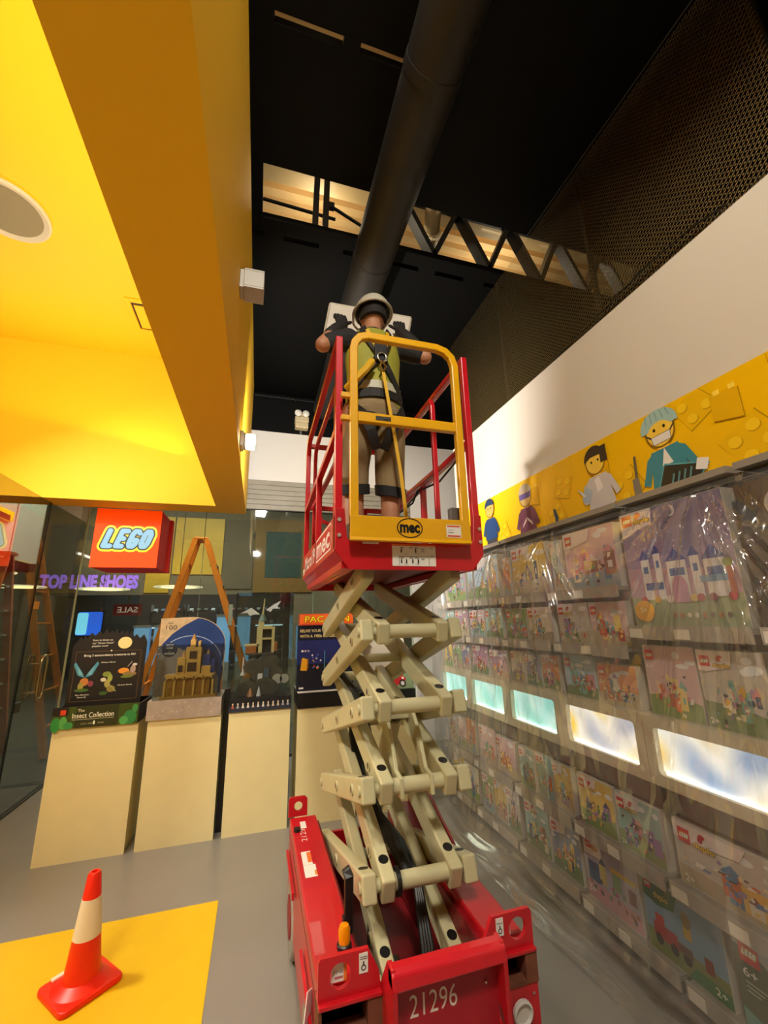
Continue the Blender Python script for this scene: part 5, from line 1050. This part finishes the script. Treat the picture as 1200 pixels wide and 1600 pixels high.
# scissor arms
YN, YF = 1.80, 2.80
ZL = [1.85, 1.545, 1.24, 0.945, 0.625, 0.33]
XO = (0.446, 0.858); XI = (0.520, 0.795)
ZF = [1.85, 1.545, 1.245, 0.97, 0.66, 0.36]
def arm_piece(x, y0, z0, y1, z1, w_=0.056, h_=0.092):
    d_ = Vector((0, y1-y0, z1-z0)).normalized(); e_ = d_*0.038
    o_ = MB().bar(Vector((x, y0, z0))-e_, Vector((x, y1, z1))+e_, w_, h_, (0, 0, 1)).build('scissor_arm', ARM, lift, 0.009, seg=3)
    n_ = Vector((0, -d_.z, d_.y))
    if n_.z < 0: n_ = -n_
    for y, z in ((y0, z0), (y1, z1)):
        c = Vector((x, y, z))
        if y < 2.2: MB().cyl(c+n_*0.046+d_*0.055, c+n_*0.0475+d_*0.055, 0.020, n=18).build('cap_plug', BLK, o_)
        s_ = -1 if x < 0.65 else 1
        MB().cyl(c+Vector((s_*0.028, 0, 0)), c+Vector((s_*0.036, 0, 0)), 0.020, n=16).build('pin_head', ARM, o_, smooth=True)
    mc = Vector((x, (y0+y1)/2, (z0+z1)/2)); s_ = -1 if x < 0.65 else 1
    for t_ in (0.5, 0.14):
        q_ = Vector((x, y0+(y1-y0)*t_, z0+(z1-z0)*t_)); MB().cyl(q_+Vector((s_*0.028, 0, 0)), q_+Vector((s_*0.0335, 0, 0)), 0.022, n=16).build('pin_boss', ARM, o_, smooth=True); MB().cyl(q_+Vector((s_*0.0335, 0, 0)), q_+Vector((s_*0.0345, 0, 0)), 0.013, n=12).build('pin_bore', mat('pin_brown', '5A4A34', 0.5), o_)
for k in range(5):
    for x in XO: arm_piece(x, YN if k else 1.78, ZL[k] if k else 1.80, YF, ZF[k+1])      # outer: near high to far low
    for x in XI: arm_piece(x, YN, ZL[k+1], YF, ZF[k] if k else 1.80)                      # inner: near low to far high
for k in range(1, 5):
    MB().cyl((XI[0], YN, ZL[k]), (XI[1], YN, ZL[k]), 0.030, n=20).build('cross_tube', ARM, lift, smooth=True)
    MB().cyl((XI[0], YF, ZF[k]), (XI[1], YF, ZF[k]), 0.028, n=20).build('cross_tube', ARM, lift, smooth=True)
    for x0, x1 in ((XO[0], XI[0]), (XI[1], XO[1])): MB().cyl((x0, YN, ZL[k]), (x1, YN, ZL[k]), 0.022, n=16).build('pivot_pin', ARM, lift, smooth=True); MB().cyl((x0, YF, ZF[k]), (x1, YF, ZF[k]), 0.022, n=16).build('pivot_pin', ARM, lift, smooth=True)
for k in range(5):
    ym, zm = (YN+YF)/2, (ZL[k+1]+ZF[k])/2
    for x0, x1 in ((XO[0], XI[0]), (XI[1], XO[1])): MB().cyl((x0, ym, zm), (x1, ym, zm), 0.024, n=16).build('pivot_pin', ARM, lift, smooth=True)
    if k: MB().cyl((XI[0], ym, zm), (XI[1], ym, zm), 0.022, n=16).build('cross_tube', ARM, lift, smooth=True)
# cylinder yoke plates on the third near joint
def yoke(x):
    MB().prism([(1.76, ZL[3]-0.035), (1.80, ZL[3]-0.04), (1.84, ZL[3]-0.02), (2.02, ZL[3]+0.17), (2.20, ZL[3]+0.21), (2.22, ZL[3]+0.26), (2.0, ZL[3]+0.27), (1.90, ZL[3]+0.17), (1.83, ZL[3]+0.045), (1.77, ZL[3]+0.035)], 'x', x, x+0.016).build('yoke_plate', ARM, lift, 0.003)
yoke(0.575); yoke(0.705); bx('yoke_bridge', ARM, lift, 0.585, 0.705, 2.0, 2.10, ZL[3]+0.20, ZL[3]+0.25, 0.006)
MB().cyl((0.645, 2.06, ZL[3]+0.20), (0.645, 2.55, 0.44), 0.04, n=20).build('cylinder_barrel', ARM, lift, smooth=True); MB().cyl((0.645, 2.04, ZL[3]+0.22), (0.645, 2.2, ZL[3]+0.02), 0.022, n=16).build('cylinder_rod', BLK, lift, smooth=True)
MB().cyl((0.556, 1.80, ZL[4]), (0.570, 1.80, ZL[4]), 0.046, n=20).build('black_clamp', BLK, lift)
MB().tube([(0.50, 2.6, 1.28), (0.53, 2.4, 1.22), (0.56, 2.3, 1.12), (0.60, 2.36, 1.0), (0.62, 2.5, 0.9)], 0.02, 8).build('hose', HOSE, lift, smooth=True)
# platform tub
PX0, PX1, PY0, PY1 = 0.286, 0.961, 1.65, 2.92
bx('platform_deck', mat('deck_dark', '4A1014', 0.6), lift, PX0+0.02, PX1-0.02, PY0+0.02, PY1-0.02, 1.885, 1.90)
fp = [(PX0, 1.875), (0.345, 1.795), (0.90, 1.795), (PX1, 1.865), (PX1, 2.05), (0.925, 2.05), (0.915, 1.93), (0.90, 1.912), (0.345, 1.912), (0.335, 1.93), (0.325, 2.05), (PX0, 2.05)]
MB().prism(fp, 'y', PY0-0.006, PY0+0.006).build('front_panel', RED, lift, 0.002)
MB().prism([(PX0, 1.875), (0.345, 1.795), (0.90, 1.795), (PX1, 1.865), (PX1, 2.04), (PX0, 2.04)], 'y', PY1-0.012, PY1).build('rear_panel', RED, lift)
for x, xs in ((PX0, 0.345), (PX1, 0.90)):
    s_ = 1 if x < 0.6 else -1
    bx('side_panel', RED, lift, min(x, x+s_*0.01), max(x, x+s_*0.01), PY0+0.006, PY1-0.012, 1.872, 2.02)
    q = MB(); q.add([(x, PY0+0.006, 1.873), (x, PY1-0.012, 1.873), (xs, PY1-0.012, 1.797), (xs, PY0+0.006, 1.797), (x+s_*0.01, PY0+0.006, 1.883), (x+s_*0.01, PY1-0.012, 1.883), (xs, PY1-0.012, 1.807), (xs, PY0+0.006, 1.807)], [(0, 1, 2, 3), (7, 6, 5, 4), (0, 3, 7, 4), (1, 5, 6, 2), (0, 4, 5, 1), (3, 2, 6, 7)]); q.build('lower_flange', RED, lift)
    bx('channel', RED, lift, xs-0.03, xs+0.03, PY0+0.01, PY1-0.02, 1.80, 1.83)
bx('underside', mat('lift_dark_red', '7A0E16', 0.5), lift, 0.375, 0.87, PY0+0.012, PY1-0.02, 1.835, 1.845)
# side lettering (left)
p = Print((PX0-0.0005, PY1-0.02, 1.885), **FX)
p.text('Micro19', 0.12, 0.025, 0.085, 'E8DCD4', 0.48, 0.012); p.rrect(0.66, 0.008, 1.16, 0.128, 0.02, 'E8DCD4'); p.rrect(0.668, 0.016, 1.152, 0.120, 0.016, 'B80E1C'); p.text('mec', 0.70, 0.03, 0.095, 'E8DCD4', 0.41, 0.025); p.rect(0.0, 0.01, 0.09, 0.05, 'E0D8D0'); p.rect(0.01, 0.02, 0.08, 0.026, '707070'); p.build('side_lettering', lift)
# warning sticker on the front
bx('sticker', MC['sticker_white'], lift, 0.528, 0.725, PY0-0.008, PY0-0.0065, 1.812, 1.905)
p = Print((0.528, PY0-0.0085, 1.812), **FY); p.rect(0, 0.085, 0.197, 0.093, 'E0641C'); p.text('WARNING', 0.085, 0.087, 0.005, '1A1A1A', 0.03)
for a, b in (((0.03, 0.002), (0.03, 0.04)), ((0.03, 0.04), (0.165, 0.04)), ((0.165, 0.04), (0.165, 0.002))): p.line(a, b, 0.0016, '1A1A1A')
for x, y in ((0.04, 0.06), (0.105, 0.06), (0.04, 0.015), (0.062, 0.015), (0.09, 0.015), (0.115, 0.015)): p.oval(x, y+0.012, 0.0025, 0.003, '1A1A1A', 8); p.rect(x-0.003, y-0.004, x+0.003, y+0.010, '1A1A1A')
for x, y in ((0.035, 0.076), (0.075, 0.076), (0.10, 0.076), (0.035, 0.033), (0.075, 0.033), (0.10, 0.033), (0.128, 0.07), (0.128, 0.06), (0.128, 0.028), (0.17, 0.075), (0.17, 0.042)): p.rect(x, y, x+0.016, y+0.003, '5A5A5A')
for x in (0.05, 0.10): p.line((x, 0.052), (x+0.02, 0.052), 0.0012, '707070'); p.line((x, 0.008), (x+0.02, 0.008), 0.0012, '707070')
p.build('warning_print', lift)
for x, z in ((0.302, 2.0), (0.302, 1.935), (0.947, 1.985), (0.947, 1.925)): MB().cyl((x, PY0-0.012, z), (x, PY0-0.0065, z), 0.009, n=6).build('bolt', mat('bolt_pale', 'D0C0B0', 0.35, 0.6), lift)
# guard rails
RW = 0.032
def post(x, y, z0, z1): MB().box(x-RW/2, x+RW/2, y-RW/2, y+RW/2, z0, z1).build('guard_post', REDB, lift, 0.004)
def railp(pts, upv, w_=RW, h_=RW): MB().sqtube(pts, w_, h_, upv).build('guard_rail', REDB, lift, 0.004)
TZ = 2.875
for x in (PX0+0.016, PX1-0.016):
    post(x, PY0+0.022, 1.88, TZ+0.015)
    railp([(x, PY0+0.03, TZ), (x, PY1-0.12, TZ), (x, PY1-0.05, TZ-0.03), (x, PY1-0.022, TZ-0.10), (x, PY1-0.022, 1.90)], (1, 0, 0))
    railp([(x, PY0+0.03, 2.42), (x, PY1-0.03, 2.36)], (1, 0, 0)); post(x, 2.28, 1.90, 2.40)
    xi = x+(0.045 if x < 0.6 else -0.045)      # inner rails of the roll-out extension
    railp([(xi, 1.98, 1.95), (xi, 1.98, TZ-0.10), (xi, 2.0, TZ-0.06), (xi, PY1-0.16, TZ-0.06), (xi, PY1-0.09, TZ-0.09), (xi, PY1-0.065, TZ-0.16), (xi, PY1-0.065, 1.95)], (1, 0, 0), 0.026, 0.026)
    railp([(xi, 1.98, 2.38), (xi, PY1-0.07, 2.38)], (1, 0, 0), 0.026, 0.026)
railp([(PX0+0.03, PY1-0.022, TZ-0.02), (PX1-0.03, PY1-0.022, TZ-0.02)], (0, 1, 0)); railp([(PX0+0.03, PY1-0.022, 2.38), (PX1-0.03, PY1-0.022, 2.38)], (0, 1, 0))
post(0.62+0.02, PY1-0.03, 1.92, 2.38)
MB().tube([(0.36, PY1-0.06, 2.34), (0.40, PY1-0.12, 2.26), (0.50, PY1-0.14, 2.22), (0.62, PY1-0.14, 2.22), (0.70, PY1-0.12, 2.27), (0.72, PY1-0.08, 2.36)], 0.014, 8).build('control_guard', REDB, lift, smooth=True)
bx('control_box', REDB, lift, 0.54, 0.66, PY1-0.20, PY1-0.06, 2.30, 2.50, 0.01); bx('control_cable_box', mat('grey_box', '55504A', 0.5), lift, 0.845, 0.90, PY0+0.06, PY0+0.10, 1.99, 2.10, 0.004)
MB().tube([(0.93, 2.3, 2.40), (0.90, 2.35, 2.30), (0.82, 2.5, 2.24), (0.74, 2.6, 2.10), (0.70, 2.7, 1.96)], 0.006, 6).build('control_cable', BLK, lift, smooth=True)
MB().tube([(0.935, 1.75, 2.38), (0.93, 2.0, 2.33), (0.935, 2.3, 2.37), (0.935, 2.6, 2.33)], 0.006, 6).build('control_cable', BLK, lift, smooth=True)
# yellow gate
GY = 1.615; gx0, gx1 = 0.358, 0.862
gt = MB().sqtube([(gx0, GY, 1.93), (gx0, GY, 2.80), (gx0+0.008, GY, 2.835), (gx0+0.03, GY, 2.865), (gx0+0.065, GY, 2.878), (gx1-0.09, GY, 2.878), (gx1-0.045, GY, 2.865), (gx1-0.014, GY, 2.835), (gx1, GY, 2.79), (gx1, GY, 1.93)], 0.036, 0.03, (0, 1, 0)).build('gate_frame', GATE, lift, 0.005)
bx('gate_lower_panel', GATE, gt, gx0-0.018, gx1+0.018, GY-0.016, GY+0.004, 1.908, 2.012, 0.003); MB().prism([(GY-0.016, 1.922), (GY-0.024, 1.908), (GY-0.016, 1.904)], 'x', gx0-0.016, gx1+0.016).build('gate_bottom_fold', GATE, gt)
bx('gate_mid_rail', GATE, gt, gx0+0.018, gx1-0.018, GY-0.015, GY+0.015, 2.435, 2.482, 0.004)
bx('latch_slot', mat('latch_dark', '26200E', 0.5), gt, 0.455, 0.525, GY-0.0165, GY-0.0145, 2.448, 2.468); bx('latch_pin', CHROME, gt, 0.49, 0.512, GY-0.019, GY-0.0155, 2.455, 2.460)
for z in (2.44, 2.55): bx('hinge', GATE, gt, gx0-0.055, gx0-0.018, GY-0.006, GY+0.016, z, z+0.022)
p = Print((0.0, GY-0.0165, 1.908), **FY); p.ring(0.595, 0.058, 0.058, 0.043, 0.005, '0A0A0A', 40); p.text('mec', 0.595, 0.040, 0.046, '0A0A0A', 0.084, 0.05, align='c'); p.rrect(0.762, 0.024, 0.832, 0.080, 0.006, 'E0DDD4'); p.rect(0.767, 0.070, 0.827, 0.077, 'C8401A'); p.rect(0.767, 0.027, 0.827, 0.034, 'C8401A'); p.text('ANNUAL', 0.770, 0.054, 0.005, '404040', 0.026); p.rect(0.770, 0.044, 0.796, 0.047, '606060'); p.build('gate_marks', gt)
bx('white_strip', MC['sticker_white'], lift, 0.40, 0.47, PY0-0.007, PY0-0.0062, 1.902, 1.909)

# ================================================================ THE WORKER ON THE PLATFORM
SKIN = mat('skin', 'B07A5A', 0.55, var=0.05); 
def remesh(mb, name, m, parent, vox=0.008, it=4):
    o = mb.build(name, m, parent)
    r_ = o.modifiers.new('voxel', 'REMESH'); r_.mode = 'VOXEL'; r_.voxel_size = vox
    s_ = o.modifiers.new('smooth', 'SMOOTH'); s_.iterations = it; s_.factor = 0.5
    dg = bpy.context.evaluated_depsgraph_get(); me = bpy.data.meshes.new_from_object(o.evaluated_get(dg))
    o.modifiers.clear(); old = o.data; o.data = me; bpy.data.meshes.remove(old)
    me.polygons.foreach_set('use_smooth', [True]*len(me.polygons))
    if not me.materials: me.materials.append(m)
    return o
def limb(mb, pts, rad, n=14):
    pts = [Vector(p_) for p_ in pts]; rings = []
    for i, p_ in enumerate(pts):
        d_ = (pts[min(i+1, len(pts)-1)]-pts[max(0, i-1)]).normalized(); r_ = rad[i]
        rings.append((p_, r_ if not isinstance(r_, tuple) else r_[0], r_ if not isinstance(r_, tuple) else r_[1], d_))
    mb.loft(rings, n); mb.ball(pts[0], *(3*[rad[0] if not isinstance(rad[0], tuple) else min(rad[0])]), 12, 8); mb.ball(pts[-1], *(3*[rad[-1] if not isinstance(rad[-1], tuple) else min(rad[-1])]), 12, 8)
FZ = 1.90; BX, BY = 0.612, 2.20
per = thing('person', 'worker in white helmet, lime vest, harness and khaki shorts on the lift platform', 'person', (BX, BY, FZ))
HL = [(0.515, 2.20, 2.80), (0.50, 2.205, 2.60), (0.492, 2.215, 2.37), (0.488, 2.195, 2.20), (0.485, 2.185, 2.0)]
HR = [(0.705, 2.20, 2.80), (0.71, 2.205, 2.60), (0.705, 2.215, 2.37), (0.702, 2.195, 2.20), (0.70, 2.185, 2.0)]
SL, EL, WL = (0.455, 2.20, 3.295), (0.285, 2.12, 3.17), (0.435, 2.28, 3.46)
SR, ER, WR = (0.775, 2.20, 3.295), (0.935, 2.12, 3.20), (0.83, 2.28, 3.49)
b = MB()
b.loft([((BX, BY, 2.78), 0.155, 0.11, (0, 0, 1)), ((BX, BY, 2.92), 0.15, 0.105, (0, 0, 1)), ((BX, BY, 3.05), 0.148, 0.10, (0, 0, 1)), ((BX, BY, 3.18), 0.165, 0.11, (0, 0, 1)), ((BX, BY+0.005, 3.28), 0.17, 0.10, (0, 0, 1)), ((BX, BY+0.01, 3.34), 0.10, 0.075, (0, 0, 1)), ((BX+0.005, BY+0.01, 3.40), 0.058, 0.058, (0, 0, 1)), ((BX+0.01, BY+0.02, 3.46), 0.055, 0.058, (0, 0, 1))], 20)
b.ball((BX+0.012, BY+0.035, 3.515), 0.078, 0.098, 0.115, 18, 14); b.ball((BX+0.012, BY+0.09, 3.46), 0.055, 0.05, 0.055)   # skull, jaw
b.ball((BX+0.012, BY+0.14, 3.50), 0.014, 0.022, 0.02); b.ball((BX-0.068, BY+0.03, 3.50), 0.012, 0.022, 0.032); b.ball((BX+0.092, BY+0.03, 3.50), 0.012, 0.022, 0.032)
for S_, E_, W_ in ((SL, EL, WL), (SR, ER, WR)):
    limb(b, [S_, tuple((Vector(S_)*0.5+Vector(E_)*0.5)), E_], [0.06, 0.052, 0.043]); limb(b, [E_, tuple(Vector(E_)*0.6+Vector(W_)*0.4), W_], [0.045, 0.044, 0.029])
for H_ in (HL, HR):
    limb(b, H_, [0.095, 0.080, 0.056, 0.056, 0.038])
    limb(b, [(H_[4][0], 2.15, 1.945), (H_[4][0], 2.25, 1.94), (H_[4][0], 2.36, 1.925)], [0.035, 0.038, 0.026])
remesh(b, 'body', SKIN, per, 0.0085, 3)
# gloved hands with five fingers closing on the sheet edges
GLV = mat('dark_glove', '1E1815', 0.7)
def hand(W_, side):
    g_ = MB(); w_ = Vector(W_); fw = Vector((0.10*side*-1, 0.35, 0.93)).normalized(); sd = Vector((1, 0, 0))
    pc = w_+fw*0.055
    E_ = Vector(EL if side > 0 else ER); limb(g_, [E_*0.6+w_*0.4, E_*0.3+w_*0.7, w_], [0.051, 0.048, 0.036])
    limb(g_, [w_, w_+fw*0.03, pc+fw*0.02], [0.031, (0.040, 0.022), (0.044, 0.020)])
    for k in range(4):
        base = pc+fw*0.03+sd*((k-1.5)*0.0215); L_ = (0.062, 0.074, 0.070, 0.054)[k if side > 0 else 3-k]
        m1_ = base+fw*L_*0.45; m2_ = m1_+(fw*0.45+Vector((0, 0.85, 0.0))).normalized()*L_*0.35; m3_ = m2_+(Vector((0, 0.9, -0.45))).normalized()*L_*0.3
        g_.tube([base-fw*0.012, m1_, m2_, m3_], [0.0105, 0.0098, 0.009, 0.007], 8)
    tb = w_+fw*0.03+sd*(0.036*side); g_.tube([tb, tb+Vector((0.028*side, 0.02, 0.03)), tb+Vector((0.024*side, 0.05, 0.055))], [0.013, 0.011, 0.008], 8)
    return remesh(g_, 'glove', GLV, per, 0.0045, 2)
hand(WL, 1); hand(WR, -1)
# clothes
TEE = mat('dark_tshirt', '1C1B1C', 0.8); VEST = mat('hi_vis_lime', '97942E', 0.7, var=0.12, scale=6, bump=0.3, bscale=14); KH = mat('khaki_cotton', '877350', 0.85, var=0.12, scale=5, bump=0.4, bscale=12)
q = MB()
q.loft([((BX, BY, 3.20), 0.172, 0.116, (0, 0, 1)), ((BX, BY+0.004, 3.29), 0.176, 0.108, (0, 0, 1)), ((BX, BY+0.01, 3.35), 0.11, 0.085, (0, 0, 1)), ((BX+0.004, BY+0.012, 3.385), 0.066, 0.066, (0, 0, 1))], 20)
for S_, E_ in ((SL, EL), (SR, ER)): limb(q, [S_, tuple(Vector(S_)*0.5+Vector(E_)*0.5), tuple(Vector(S_)*0.25+Vector(E_)*0.75)], [0.07, 0.066, 0.060])
remesh(q, 'tshirt', TEE, per, 0.008, 3)
q = MB()
q.loft([((BX, BY, 2.80), 0.178, 0.135, (0, 0, 1)), ((BX, BY, 2.90), 0.172, 0.13, (0, 0, 1)), ((BX, BY, 3.02), 0.164, 0.122, (0, 0, 1)), ((BX, BY, 3.16), 0.176, 0.126, (0, 0, 1)), ((BX, BY+0.003, 3.27), 0.168, 0.120, (0, 0, 1)), ((BX, BY+0.01, 3.355), 0.112, 0.092, (0, 0, 1))], 24)
v_ = remesh(q, 'hi_vis_vest', VEST, per, 0.008, 3)
# folded collar, reflective bands on the vest back
REFL = mat('reflective_grey', 'B5B39A', 0.3)
def strap(name, pts, w_, m_, par, th=0.006):
    pts = [Vector(p_) for p_ in pts]; mb = MB(); vs_ = []
    for i, p_ in enumerate(pts):
        d_ = (pts[min(i+1, len(pts)-1)]-pts[max(0, i-1)]).normalized(); n_ = Vector((p_.x-BX, (p_.y-BY)*1.6, 0)); n_ = n_.normalized() if n_.length > 1e-4 else Vector((0, -1, 0))
        a_ = d_.cross(n_).normalized(); vs_ += [p_-a_*w_/2-n_*th, p_+a_*w_/2-n_*th, p_+a_*w_/2+n_*th, p_-a_*w_/2+n_*th]
    fs_ = []
    for i in range(len(pts)-1):
        for k in range(4): fs_.append((i*4+k, i*4+(k+1) % 4, i*4+4+(k+1) % 4, i*4+4+k))
    e_ = len(vs_); fs_ += [(0, 1, 2, 3), (e_-1, e_-2, e_-3, e_-4)]
    return mb.add(vs_, fs_).build(name, m_, par)
def back(x, z, off=0.0):
    """point on the surface of the back"""
    tz = [(2.78, 0.178, 0.135), (2.90, 0.172, 0.13), (3.02, 0.164, 0.122), (3.16, 0.176, 0.126), (3.27, 0.168, 0.120), (3.355, 0.112, 0.092)]
    for (za, ra, sa), (zb, rb, sb_) in zip(tz, tz[1:]):
        if z <= zb: f_ = max(0, (z-za)/(zb-za)); rx, ry = ra+(rb-ra)*f_, sa+(sb_-sa)*f_; break
    t_ = max(-0.98, min(0.98, (x-BX)/rx)); return (x, BY-(ry+off)*math.sqrt(1-t_*t_), z)
HAR = mat('harness_webbing', '17140F', 0.7); HYEL = mat('harness_yellow', 'D9A916', 0.6)
strap('reflective_band', [back(BX+dx, 2.93, 0.004) for dx in (-0.16, -0.11, -0.05, 0, 0.05, 0.11, 0.16)], 0.05, REFL, v_, 0.003)
hn = thing('safety_harness', 'black safety harness with yellow lanyard worn over the lime vest', 'harness', (BX, BY, 3.0))
DR = (BX+0.01, 3.12)
for s_ in (-1, 1):
    strap('shoulder_strap', [back(BX+s_*0.085, 3.34, 0.012), back(BX+s_*0.07, 3.25, 0.012), back(BX+s_*0.035+0.01, 3.17, 0.012), back(*DR, 0.014)], 0.045, HAR, hn); strap('shoulder_trim', [back(BX+s_*0.065, 3.30, 0.022), back(BX+s_*0.05+0.005, 3.23, 0.022), back(BX+s_*0.03+0.01, 3.17, 0.022)], 0.022, HYEL, hn, 0.003)
    strap('side_strap', [back(*DR, 0.014), back(BX+s_*0.07, 3.02, 0.012), back(BX+s_*0.12, 2.94, 0.012), back(BX+s_*0.155, 2.88, 0.012)], 0.045, HAR, hn)
strap('waist_belt', [back(BX+dx, 2.865, 0.014) for dx in (-0.165, -0.11, -0.05, 0.0, 0.05, 0.11, 0.165)], 0.05, HAR, hn)
bx('dorsal_pad', HAR, hn, BX-0.03, BX+0.05, BY-0.16, BY-0.138, 3.07, 3.19, 0.008)
dd_ = [(BX+0.01+0.026*math.cos(2*math.pi*k/16), BY-0.172, 3.085+0.03*math.sin(2*math.pi*k/16)) for k in range(17)]; MB().tube(dd_, 0.006, 8).build('d_ring', CHROME, hn, smooth=True)
MB().tube([(BX+0.01, BY-0.175, 3.05), (BX+0.03, BY-0.18, 3.02), (BX+0.012, BY-0.18, 2.98), (BX-0.005, BY-0.178, 3.02), (BX+0.01, BY-0.175, 3.05)], 0.008, 8).build('snap_hook', mat('hook_bronze', '8A6A2A', 0.35, 0.8), hn, smooth=True)
MB().sqtube([(BX+0.012, BY-0.18, 2.98), (BX+0.03, BY-0.20, 2.80), (BX+0.055, BY-0.21, 2.60), (BX+0.085, BY-0.22, 2.35), (BX+0.10, BY-0.23, 2.15), (BX+0.11, BY-0.24, 1.93)], 0.018, 0.006, (0, 1, 0)).build('lanyard', HYEL, hn)
MB().tube([(BX-0.05, BY-0.165, 3.05), (BX-0.09, BY-0.19, 2.98), (BX-0.16, BY-0.17, 2.90), (BX-0.19, BY-0.12, 2.88)], 0.022, 8).build('lanyard_pack', HYEL, hn, smooth=True)
# shorts
q = MB()
q.loft([((BX, BY, 2.72), 0.168, 0.135, (0, 0, 1)), ((BX, BY-0.005, 2.80), 0.170, 0.142, (0, 0, 1)), ((BX, BY, 2.88), 0.160, 0.122, (0, 0, 1)), ((BX, BY, 2.93), 0.152, 0.110, (0, 0, 1))], 22)
for s_, H_ in ((-1, HL), (1, HR)):
    q.loft([((BX+s_*0.084, BY-0.008, 2.78), 0.092, 0.132, (0, 0, 1)), ((BX+s_*0.098, BY, 2.62), 0.092, 0.108, (0, 0, 1)), ((H_[2][0]+s_*0.002, BY+0.008, 2.44), 0.088, 0.094, (0, 0, 1)), ((H_[2][0]+s_*0.004, BY+0.01, 2.31), 0.086, 0.092, (0, 0, 1))], 18)
sh_ = remesh(q, 'shorts', KH, per, 0.0075, 2)
for s_, H_ in ((-1, HL), (1, HR)):
    q = MB(); q.loft([((H_[2][0]+s_*0.004, BY+0.01, 2.345), 0.094, 0.100, (0.1*s_, -0.25, 1)), ((H_[2][0]+s_*0.004, BY+0.005, 2.285), 0.092, 0.096, (0.1*s_, -0.25, 1))], 18); q.build('black_cuff', mat('cuff_black', '0E0E0E', 0.8), sh_, smooth=True)
def seat(x, z, s_): return (x, BY-0.15+0.015*abs(x-BX-s_*0.09)/0.09, z)
for s_ in (-1, 1): strap('leg_strap', [(BX+s_*0.16, BY-0.085, 2.80), (BX+s_*0.11, BY-0.165, 2.71), (BX+s_*0.06, BY-0.160, 2.62), (BX+s_*0.02, BY-0.130, 2.52)], 0.055, HAR, hn)
strap('seat_strap', [(BX-0.13, BY-0.125, 2.73), (BX-0.06, BY-0.172, 2.705), (BX, BY-0.165, 2.695), (BX+0.06, BY-0.172, 2.705), (BX+0.13, BY-0.125, 2.73)], 0.034, HAR, hn)
# boots and socks
for H_ in (HL, HR):
    q = MB(); x = H_[4][0]; limb(q, [(x, 2.185, 2.08), (x, 2.185, 1.96)], [0.052, 0.052]); limb(q, [(x, 2.14, 1.945), (x, 2.25, 1.945), (x, 2.38, 1.935)], [0.045, 0.046, 0.034]); q.box(x-0.045, x+0.045, 2.10, 2.41, 1.9005, 1.925); remesh(q, 'boot', mat('boot_brown', '4A3220', 0.7), per, 0.008, 2)
# helmet
hm_ = thing('hard_hat', 'white hard hat worn by the worker on the lift', 'hard hat', (BX+0.012, BY+0.03, 3.53))
HC = Vector((BX+0.012, BY+0.03, 3.53)); HW = mat('helmet_white', 'B9B2A0', 0.35)
vs = []; fs = []; N_, Mv = 28, 9
for jj in range(Mv+1):
    t_ = (math.pi/2)*jj/Mv
    for i in range(N_): a_ = 2*math.pi*i/N_; vs.append(HC+Vector((0.118*math.cos(t_)*math.cos(a_), 0.138*math.cos(t_)*math.sin(a_), 0.008+0.125*math.sin(t_)*(1 if jj < Mv else 1.0))))
for jj in range(Mv):
    for i in range(N_): fs.append((jj*N_+i, jj*N_+(i+1) % N_, (jj+1)*N_+(i+1) % N_, (jj+1)*N_+i))
ob = MB().add(vs, fs).build('shell', HW, hm_, smooth=True); so_ = ob.modifiers.new('thick', 'SOLIDIFY'); so_.thickness = 0.004
rim = [(HC+Vector((0.126*math.cos(2*math.pi*i/32), 0.148*math.sin(2*math.pi*i/32)+(0.03 if math.sin(2*math.pi*i/32) > 0.5 else 0), 0.006))) for i in range(33)]; MB().tube(rim, 0.008, 8).build('brim', HW, hm_, smooth=True)
MB().lathe([(0.092, -0.03), (0.096, -0.03), (0.098, 0.01), (0.092, 0.01)], HC, 24).build('suspension_band', BLK, hm_)
q = MB(); vs = []
MB().loft([((HC.x, HC.y-0.01, HC.z-0.055), 0.088, 0.104, (0, 0, 1)), ((HC.x, HC.y-0.012, HC.z-0.01), 0.094, 0.112, (0, 0, 1)), ((HC.x, HC.y-0.005, HC.z+0.05), 0.088, 0.106, (0, 0, 1)), ((HC.x, HC.y, HC.z+0.095), 0.05, 0.06, (0, 0, 1))], 24).build('knit_cap', mat('dark_cap', '1A1414', 0.85), per, smooth=True)
# the sheet he is holding up
pn = thing('ceiling_tile', 'white rigid square panel held up by the worker in front of his head', 'panel', (0.66, 2.42, 3.6))
cs = [Vector((0.338, 2.44, 3.47)), Vector((0.93, 2.40, 3.55)), Vector((0.985, 2.46, 3.775)), Vector((0.388, 2.50, 3.80))]
nrm = (cs[1]-cs[0]).cross(cs[3]-cs[0]).normalized()*0.006
MB().add([c-nrm for c in cs]+[c+nrm for c in cs], [(3, 2, 1, 0), (4, 5, 6, 7), (0, 1, 5, 4), (1, 2, 6, 5), (2, 3, 7, 6), (3, 0, 4, 7)]).build('board', mat('panel_white', 'D9CFC0', 0.5, var=0.06), pn)
fr_ = MB()
for i in range(4): fr_.bar(cs[i], cs[(i+1) % 4], 0.014, 0.016)
fr_.build('edge_trim', mat('panel_edge', 'C8BCA8', 0.5), pn)
